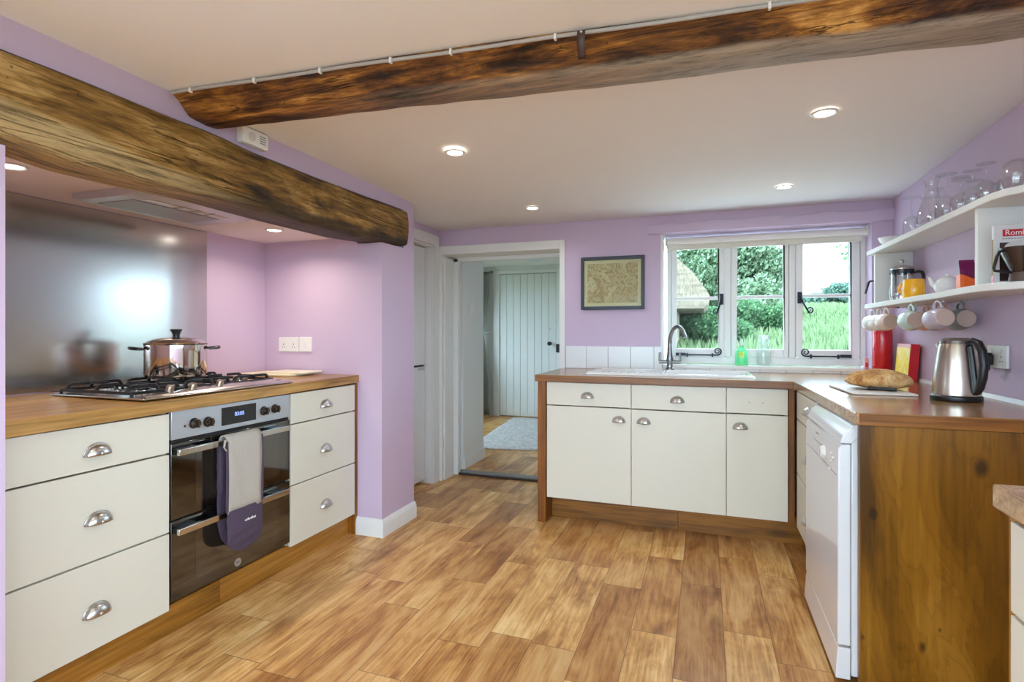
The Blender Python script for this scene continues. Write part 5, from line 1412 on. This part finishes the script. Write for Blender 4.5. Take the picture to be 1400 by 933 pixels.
# rug, light, switch
m = MB(); r0_, r1_, r2_, r3_ = V(-2.2,4.9,0), V(-1.15,5.06,0), V(-1.3,6.85,0), V(-2.42,6.84,0)
N_ = 24; rows = []
for i in range(N_+1):
    a, b = r0_.lerp(r3_, i/N_), r1_.lerp(r2_, i/N_)
    rows.append([a.lerp(b, j/N_) + V(0,0,HZF+.012+.001*random.random()) for j in range(N_+1)])
m.grid(rows)
def rug_mat():
    k = Mat('rug_weave'); v = k.obj((1,1,1), False); n = k.noise(v, 30, 4, .7); n2 = k.noise(v, 9, 3)
    k.set('Base Color', k.ramp(k.math('ADD', k.math('MULTIPLY', n, .7), k.math('MULTIPLY', n2, .3)), [(.38,(188,182,180)),(.6,(236,232,228))])); k.set('Roughness', .95); k.bump(n, .8, .01); return k.m
o = m.build('hall_rug', rug_mat(), smooth=60); md = o.modifiers.new('Solidify', 'SOLIDIFY'); md.thickness = .01; md.offset = -1 if o.data.polygons[0].normal.z > 0 else 1
tag(o, 'pale grey woven rug lying on the hall floor', 'rug')
p = at(730, 351, Z=2.05)
hlp = thing('ceiling_light', 'round flush white light on the hall ceiling', 'light', (p.x, p.y, 2.07))
MB().lathe([(.17,2.069),(.17,2.055),(.15,2.045)], (p.x,p.y,0), 32).build('rim', M_steel, hlp)
MB().lathe([(.155,2.05),(.13,2.02),(.07,2.0),(.0001,1.995)], (p.x,p.y,0), 32).build('diffuser', plain('opal_glass', (214,226,236), .3), hlp)
p = at(644, 422, X=-1.905); sw = thing('light_switch', 'white light switch on the hall side wall', 'switch', (-1.905, p.y, p.z))
Mw = frame_M((-1.9045, p.y, p.z), (0,1,0), (0,0,1))
f = plate(sw, Mw, .09, .09, ()); m = MB(); m.box(-.006,.006,-.012,.012,.009,.013); m.xf(Mw); m.build('rocker', M_plastic, f, bevel=.001)

# ------------------------------------------------------------------ OUTSIDE
def gz(x, y):
    d = max(0, y-4.6)
    return .02 + .078*d*(1-.12*math.exp(-d/8)) + .16*noise.noise(V(x*.25, y*.25, 0)) * min(1, d/4) + .02*max(0, -x)*min(1, d/10) 
def grass_mat(name, cols):
    k = Mat(name); v = k.obj((1,1,1), False); n = k.noise(v, .9, 5, .7); n2 = k.noise(v, 9, 3)
    k.set('Base Color', k.ramp(k.math('ADD', k.math('MULTIPLY', n, .55), k.math('MULTIPLY', n2, .45)), [(.35+.3*i/(len(cols)-1), c) for i, c in enumerate(cols)])); k.set('Roughness', .9); k.set('Specular IOR Level', .1); return k.m
M_grass = grass_mat('meadow_ground', [(84,98,66),(98,112,78),(114,124,92)])
m = MB()
m.grid([[V(x, y, gz(x, y)) for x in [-30+70*j/60 for j in range(61)]] for y in [10+50*(i/59)**1.5 for i in range(60)]])
o = m.build('meadow_terrain', M_grass, smooth=80, origin=(0,20,0)); tag(o, 'sloping green meadow outside the window', 'meadow', kind='structure')
o = MB().box(-40, -3.65, 4.3, 7.25, -.4, -.2).build('garden_terrain', M_grass, smooth=0); struct(o)
M_reflector = plain('pale_reflector_ground', (232,229,222), .8, var=.06, bscale=3)  # bright ground colour that bounces daylight up to the ceiling
o = MB().box(-.38, 14, 4.09, 7.3, -.1, .02).build('reflector_terrain', M_reflector, smooth=0); struct(o)  # added below the window, out of view, as a light reflector
m = MB(); m.grid([[V(x, y, z) for x in (-12, -4, 0, 4, 8, 14)] for y, z in ((7.3, .02), (8.6, .16), (10, .36))]); o = m.build('reflector_slope_terrain', M_reflector, smooth=0); struct(o, 'unseen pale ground outside, added to bounce daylight in')  # carries the added reflector ground further out, hidden by the sill
o = MB().box(-14, 14, -14, -2.42, -.195, -.05).build('reflector_terrain', plain('grey_reflector_ground', (140,138,132), .8), smooth=0); struct(o)  # unseen ground added behind the room to throw daylight upwards
o = MB().box(-40, 40, -40, 4.3, -.4, -.2).build('garden_terrain', M_grass, smooth=0); struct(o)
# blades
me_v, me_f = [], []
rg = random.Random(3)
for i in range(36000):
    y = 10.2 + 46*rg.random()**1.5; x = rg.uniform(max(-.25*y-.6, -.3 if y < 7.6 else -9), .55*y+.4)
    h = rg.uniform(.14,.36); a = rg.uniform(0, PI); w = .012+.0016*y; z_ = gz(x, y)
    lx, ly = rg.uniform(-.1,.1), rg.uniform(-.1,.1); c_, s_ = math.cos(a)*w, math.sin(a)*w; n0 = len(me_v)
    me_v += [(x-c_, y-s_, z_-.02), (x+c_, y+s_, z_-.02), (x+lx*.5+c_*.6, y+ly*.5, z_+h*.6), (x+lx, y+ly, z_+h)]
    me_f += [(n0, n0+1, n0+2), (n0, n0+2, n0+3)]
me = bpy.data.meshes.new('meadow_grass'); me.from_pydata(me_v, [], me_f); me.materials.append(grass_mat('grass_blades', [(88,106,72),(110,128,90),(130,142,108)]))
o = bpy.data.objects.new('meadow_grass', me); C.objects.link(o); tag(o, 'long pale green meadow grass beyond the window', 'grass', kind='stuff')

def leaf_mat(name, cols):
    k = Mat(name); geo = k.n('ShaderNodeNewGeometry'); r_ = geo.outputs['Random Per Island']
    c = k.ramp(r_, [(i/(len(cols)-1), c) for i, c in enumerate(cols)]); k.set('Base Color', c); k.set('Roughness', .6); k.set('Specular IOR Level', .2)
    tr = k.n('ShaderNodeBsdfTranslucent'); k.L.new(c, tr.inputs[0]); mx = k.n('ShaderNodeMixShader'); mx.inputs[0].default_value = .4
    k.L.new(k.b.outputs[0], mx.inputs[1]); k.L.new(tr.outputs[0], mx.inputs[2]); k.L.new(mx.outputs[0], k.out.inputs[0]); return k.m
M_leaf = leaf_mat('tree_leaves', [(84,108,82),(116,138,106),(146,164,132),(168,184,154)])
M_leaf2 = leaf_mat('hedge_leaves', [(60,94,64),(86,120,80),(112,142,98)])
M_leaf3 = leaf_mat('far_leaves', [(84,108,100),(98,124,108),(112,136,116)])
M_bark = plain('bark', (92,76,58), .9, bump=.5, bscale=20)
def foliage(blobs, n, size, seed):
    rg = random.Random(seed); vs, fs = [], []
    tot = sum(b[1]**2 for b in blobs)
    for c, r_, sz_ in blobs:
        for i in range(int(n*r_**2/tot)):
            u_ = V(rg.gauss(0,1), rg.gauss(0,1), rg.gauss(0,1)).normalized(); rad = r_*(rg.random()**.33)*(.82+.35*noise.noise(u_*2.2+c))
            p = c + u_*rad*V(1,1,sz_).x if False else c + V(u_.x*rad, u_.y*rad, u_.z*rad*sz_)
            d = V(rg.gauss(0,1), rg.gauss(0,1), rg.gauss(0,1)).normalized(); e = d.orthogonal().normalized(); f_ = d.cross(e)
            s_ = size*rg.uniform(.6,1.3); n0 = len(vs)
            vs += [p - e*s_, p + f_*s_*.55, p + e*s_, p - f_*s_*.55]; fs.append((n0, n0+1, n0+2, n0+3))
    me = bpy.data.meshes.new('foliage'); me.from_pydata(vs, [], fs); return me
def tree(name, label, cat, base, blobs, n, size, seed, mat, trunk=True, group=None):
    r = thing(name, label, cat, base, group=group)
    me = foliage([(Vector(base)+V(*c), r_, s_) for c, r_, s_ in blobs], n, size, seed); me.materials.append(mat)
    for v in me.vertices: v.co -= Vector(base)
    o = bpy.data.objects.new('crown', me); C.objects.link(o); o.parent = r
    if trunk:
        b = Vector(base); m = MB(); top = max(blobs, key=lambda q: q[0][2])[0]
        m.tube([b-V(0,0,.3), b+V(.05,0,top[2]*.35), b+V(top[0]*.4,top[1]*.4,top[2]*.7), b+V(top[0]*.8,top[1]*.8,top[2])], [.24,.18,.12,.05], 10); m.build('trunk', M_bark, r)
        bpy.data.objects  # trunk stays a part
    return r
def tbase(px, Y): p = at(px, 455, Y=Y); return V(p.x, Y, gz(p.x, Y))
tree('broadleaf_tree', 'tall pale green broadleaf tree filling the middle window pane', 'tree', tbase(1028, 24), [((-.3,0,3.2),1.8,1.0),((-1.3,.5,2.2),1.7,.9),((.75,-.3,2.2),1.0,.9),((-.2,0,4.9),1.45,.9),((-1.5,0,4.6),1.5,.9),((.1,-.8,1.1),1.4,.7)], 34000, .085, 11, M_leaf, group='trees beyond the window')
tree('broadleaf_tree', 'green tree rising behind the thatched roof', 'tree', tbase(962, 26), [((0,0,3.2),2.4,.9),((1.4,0,2.4),1.7,.9),((-.8,0,5.0),2.2,.9),((1.0,0,5.0),1.5,.9),((.6,0,1.2),1.6,.7),((2.2,.2,1.4),1.3,.8)], 32000, .09, 12, M_leaf, group='trees beyond the window')
tree('hedge_bush', 'dark green bush growing below the thatched eave', 'bush', tbase(965, 15), [((0,0,.55),.7,.75),((-.6,.2,.45),.55,.8),((.7,.1,.4),.5,.8)], 9000, .045, 13, M_leaf2, trunk=False)
tree('hedge_bush', 'dark green shrubs at the foot of the middle tree', 'bush', tbase(1020, 19), [((0,0,.6),.8,.7),((.9,0,.5),.7,.7),((-.9,0,.5),.7,.7)], 10000, .055, 14, M_leaf2, trunk=False)
tree('distant_hedge', 'hazy blue green hedge on the skyline in right window pane', 'hedge', tbase(1150, 46), [((0,0,.8),1.6,.6),((1.6,0,.7),1.4,.6),((-1.6,0,.3),1.2,.6),((3,0,.6),1.4,.6)], 9000, .14, 15, M_leaf3, trunk=False)
# a branch hanging into the right pane
bp_ = at(1158, 343, Y=9.0); br = thing('leafy_branch', 'leafy twig hanging into top corner of right window pane', 'branch', bp_)
vs, fs = [], []; rg = random.Random(5)
for c in (at(1150,336,Y=9), at(1155,350,Y=9), at(1160,339,Y=9.1), at(1163,346,Y=9.1)):
    for i in range(9):
        p = c + V(rg.uniform(-.05,.05), rg.uniform(-.05,.05), rg.uniform(-.04,.04)); d = V(rg.gauss(0,1), rg.gauss(0,1), rg.gauss(0,1)).normalized(); e = d.orthogonal().normalized(); f_ = d.cross(e); n0 = len(vs)
        vs += [p-e*.04, p+f_*.022, p+e*.04, p-f_*.022]; fs.append((n0,n0+1,n0+2,n0+3))
me = bpy.data.meshes.new('leaves'); me.from_pydata([Vector(v)-bp_ for v in vs], [], fs); me.materials.append(M_leaf2); o = bpy.data.objects.new('leaves', me); C.objects.link(o); o.parent = br
MB().tube([at(1200,315,Y=9), at(1170,332,Y=9), at(1158,341,Y=9), at(1150,338,Y=9)], [.012,.008,.005,.003], 6).build('twig', M_bark, br)

# thatched cottage
def thatch_mat():
    k = Mat('thatch'); n1 = k.noise(k.obj((60,6,6), False), 1.0, 5, .7); n2 = k.noise(k.obj((2,2,14), False), 1.0, 3)
    f = k.math('ADD', k.math('MULTIPLY', n1, .6), k.math('MULTIPLY', n2, .4)); k.set('Base Color', k.ramp(f, [(.35,(72,62,50)),(.5,(112,98,82)),(.65,(146,132,114))])); k.set('Roughness', .95); k.bump(f, 1, .03); return k.m
CY0, CY1 = 11.6, 16.5
ct = thing('thatched_cottage', 'thatched cottage corner seen through the left window pane', 'cottage', (-3.0, 14, .3))
MB().box(-6.5, -.62, 12.0, 16.2, .1, 1.9).build('wall', plain('cottage_wall', (150,132,112), .8), ct, smooth=0)
m = MB(); rows = []
# profile across the eave, from inside under edge round to the ridge
for yy, sh_ in ((CY0, .0), (11.75, -.0), (12.2,.0), (13.5, .0), (16.3, .0)):
    rows.append([V(-.50, yy, 1.66), V(-.02, yy, 1.66), V(.08, yy, 1.76), V(.10, yy, 1.90), V(.03, yy, 2.03), V(-.2, yy, 2.36), V(-.55, yy, 2.72), V(-1.2, yy, 3.25), V(-2.6, yy, 4.3), V(-4.6, yy, 2.8), V(-6.6, yy, 1.66)])
g = m.grid(rows); m.face(g[0]); m.face(g[-1][::-1]); m.face([g[i][0] for i in range(5)] + [g[i][10] for i in range(4, -1, -1)])
m.build('roof', thatch_mat(), ct, smooth=40)

# ------------------------------------------------------------------ world, camera, render settings
W = bpy.data.worlds.new('World'); S.world = W; W.use_nodes = True
bg = W.node_tree.nodes['Background']; bg.inputs[0].default_value = (.64, .88, 1.08, 1); bg.inputs[1].default_value = 11.5
cam = bpy.data.cameras.new('Camera'); co = bpy.data.objects.new('Camera', cam); C.objects.link(co)
cam.sensor_width = 36; cam.lens = F/1400*36; cam.shift_y = (HY-466.5)/1400; cam.clip_start = .05; cam.clip_end = 300
co.location = (0, 0, CH); co.rotation_euler = (PI/2, 0, TH)
S.camera = co
vs_ = S.view_settings; vs_.view_transform = 'Standard'; vs_.look = 'None'; vs_.gamma = 1.0; vs_.use_curve_mapping = False; vs_.exposure = -0.05
S.display_settings.display_device = 'sRGB'
cy = S.cycles
cy.use_denoising = True; cy.use_adaptive_sampling = False
try: cy.denoiser = 'OPENIMAGEDENOISE'
except Exception: pass
cy.max_bounces = 10; cy.diffuse_bounces = 5; cy.glossy_bounces = 4; cy.transmission_bounces = 8; cy.transparent_max_bounces = 24
cy.sample_clamp_indirect = 4.0; cy.caustics_reflective = False; cy.caustics_refractive = False
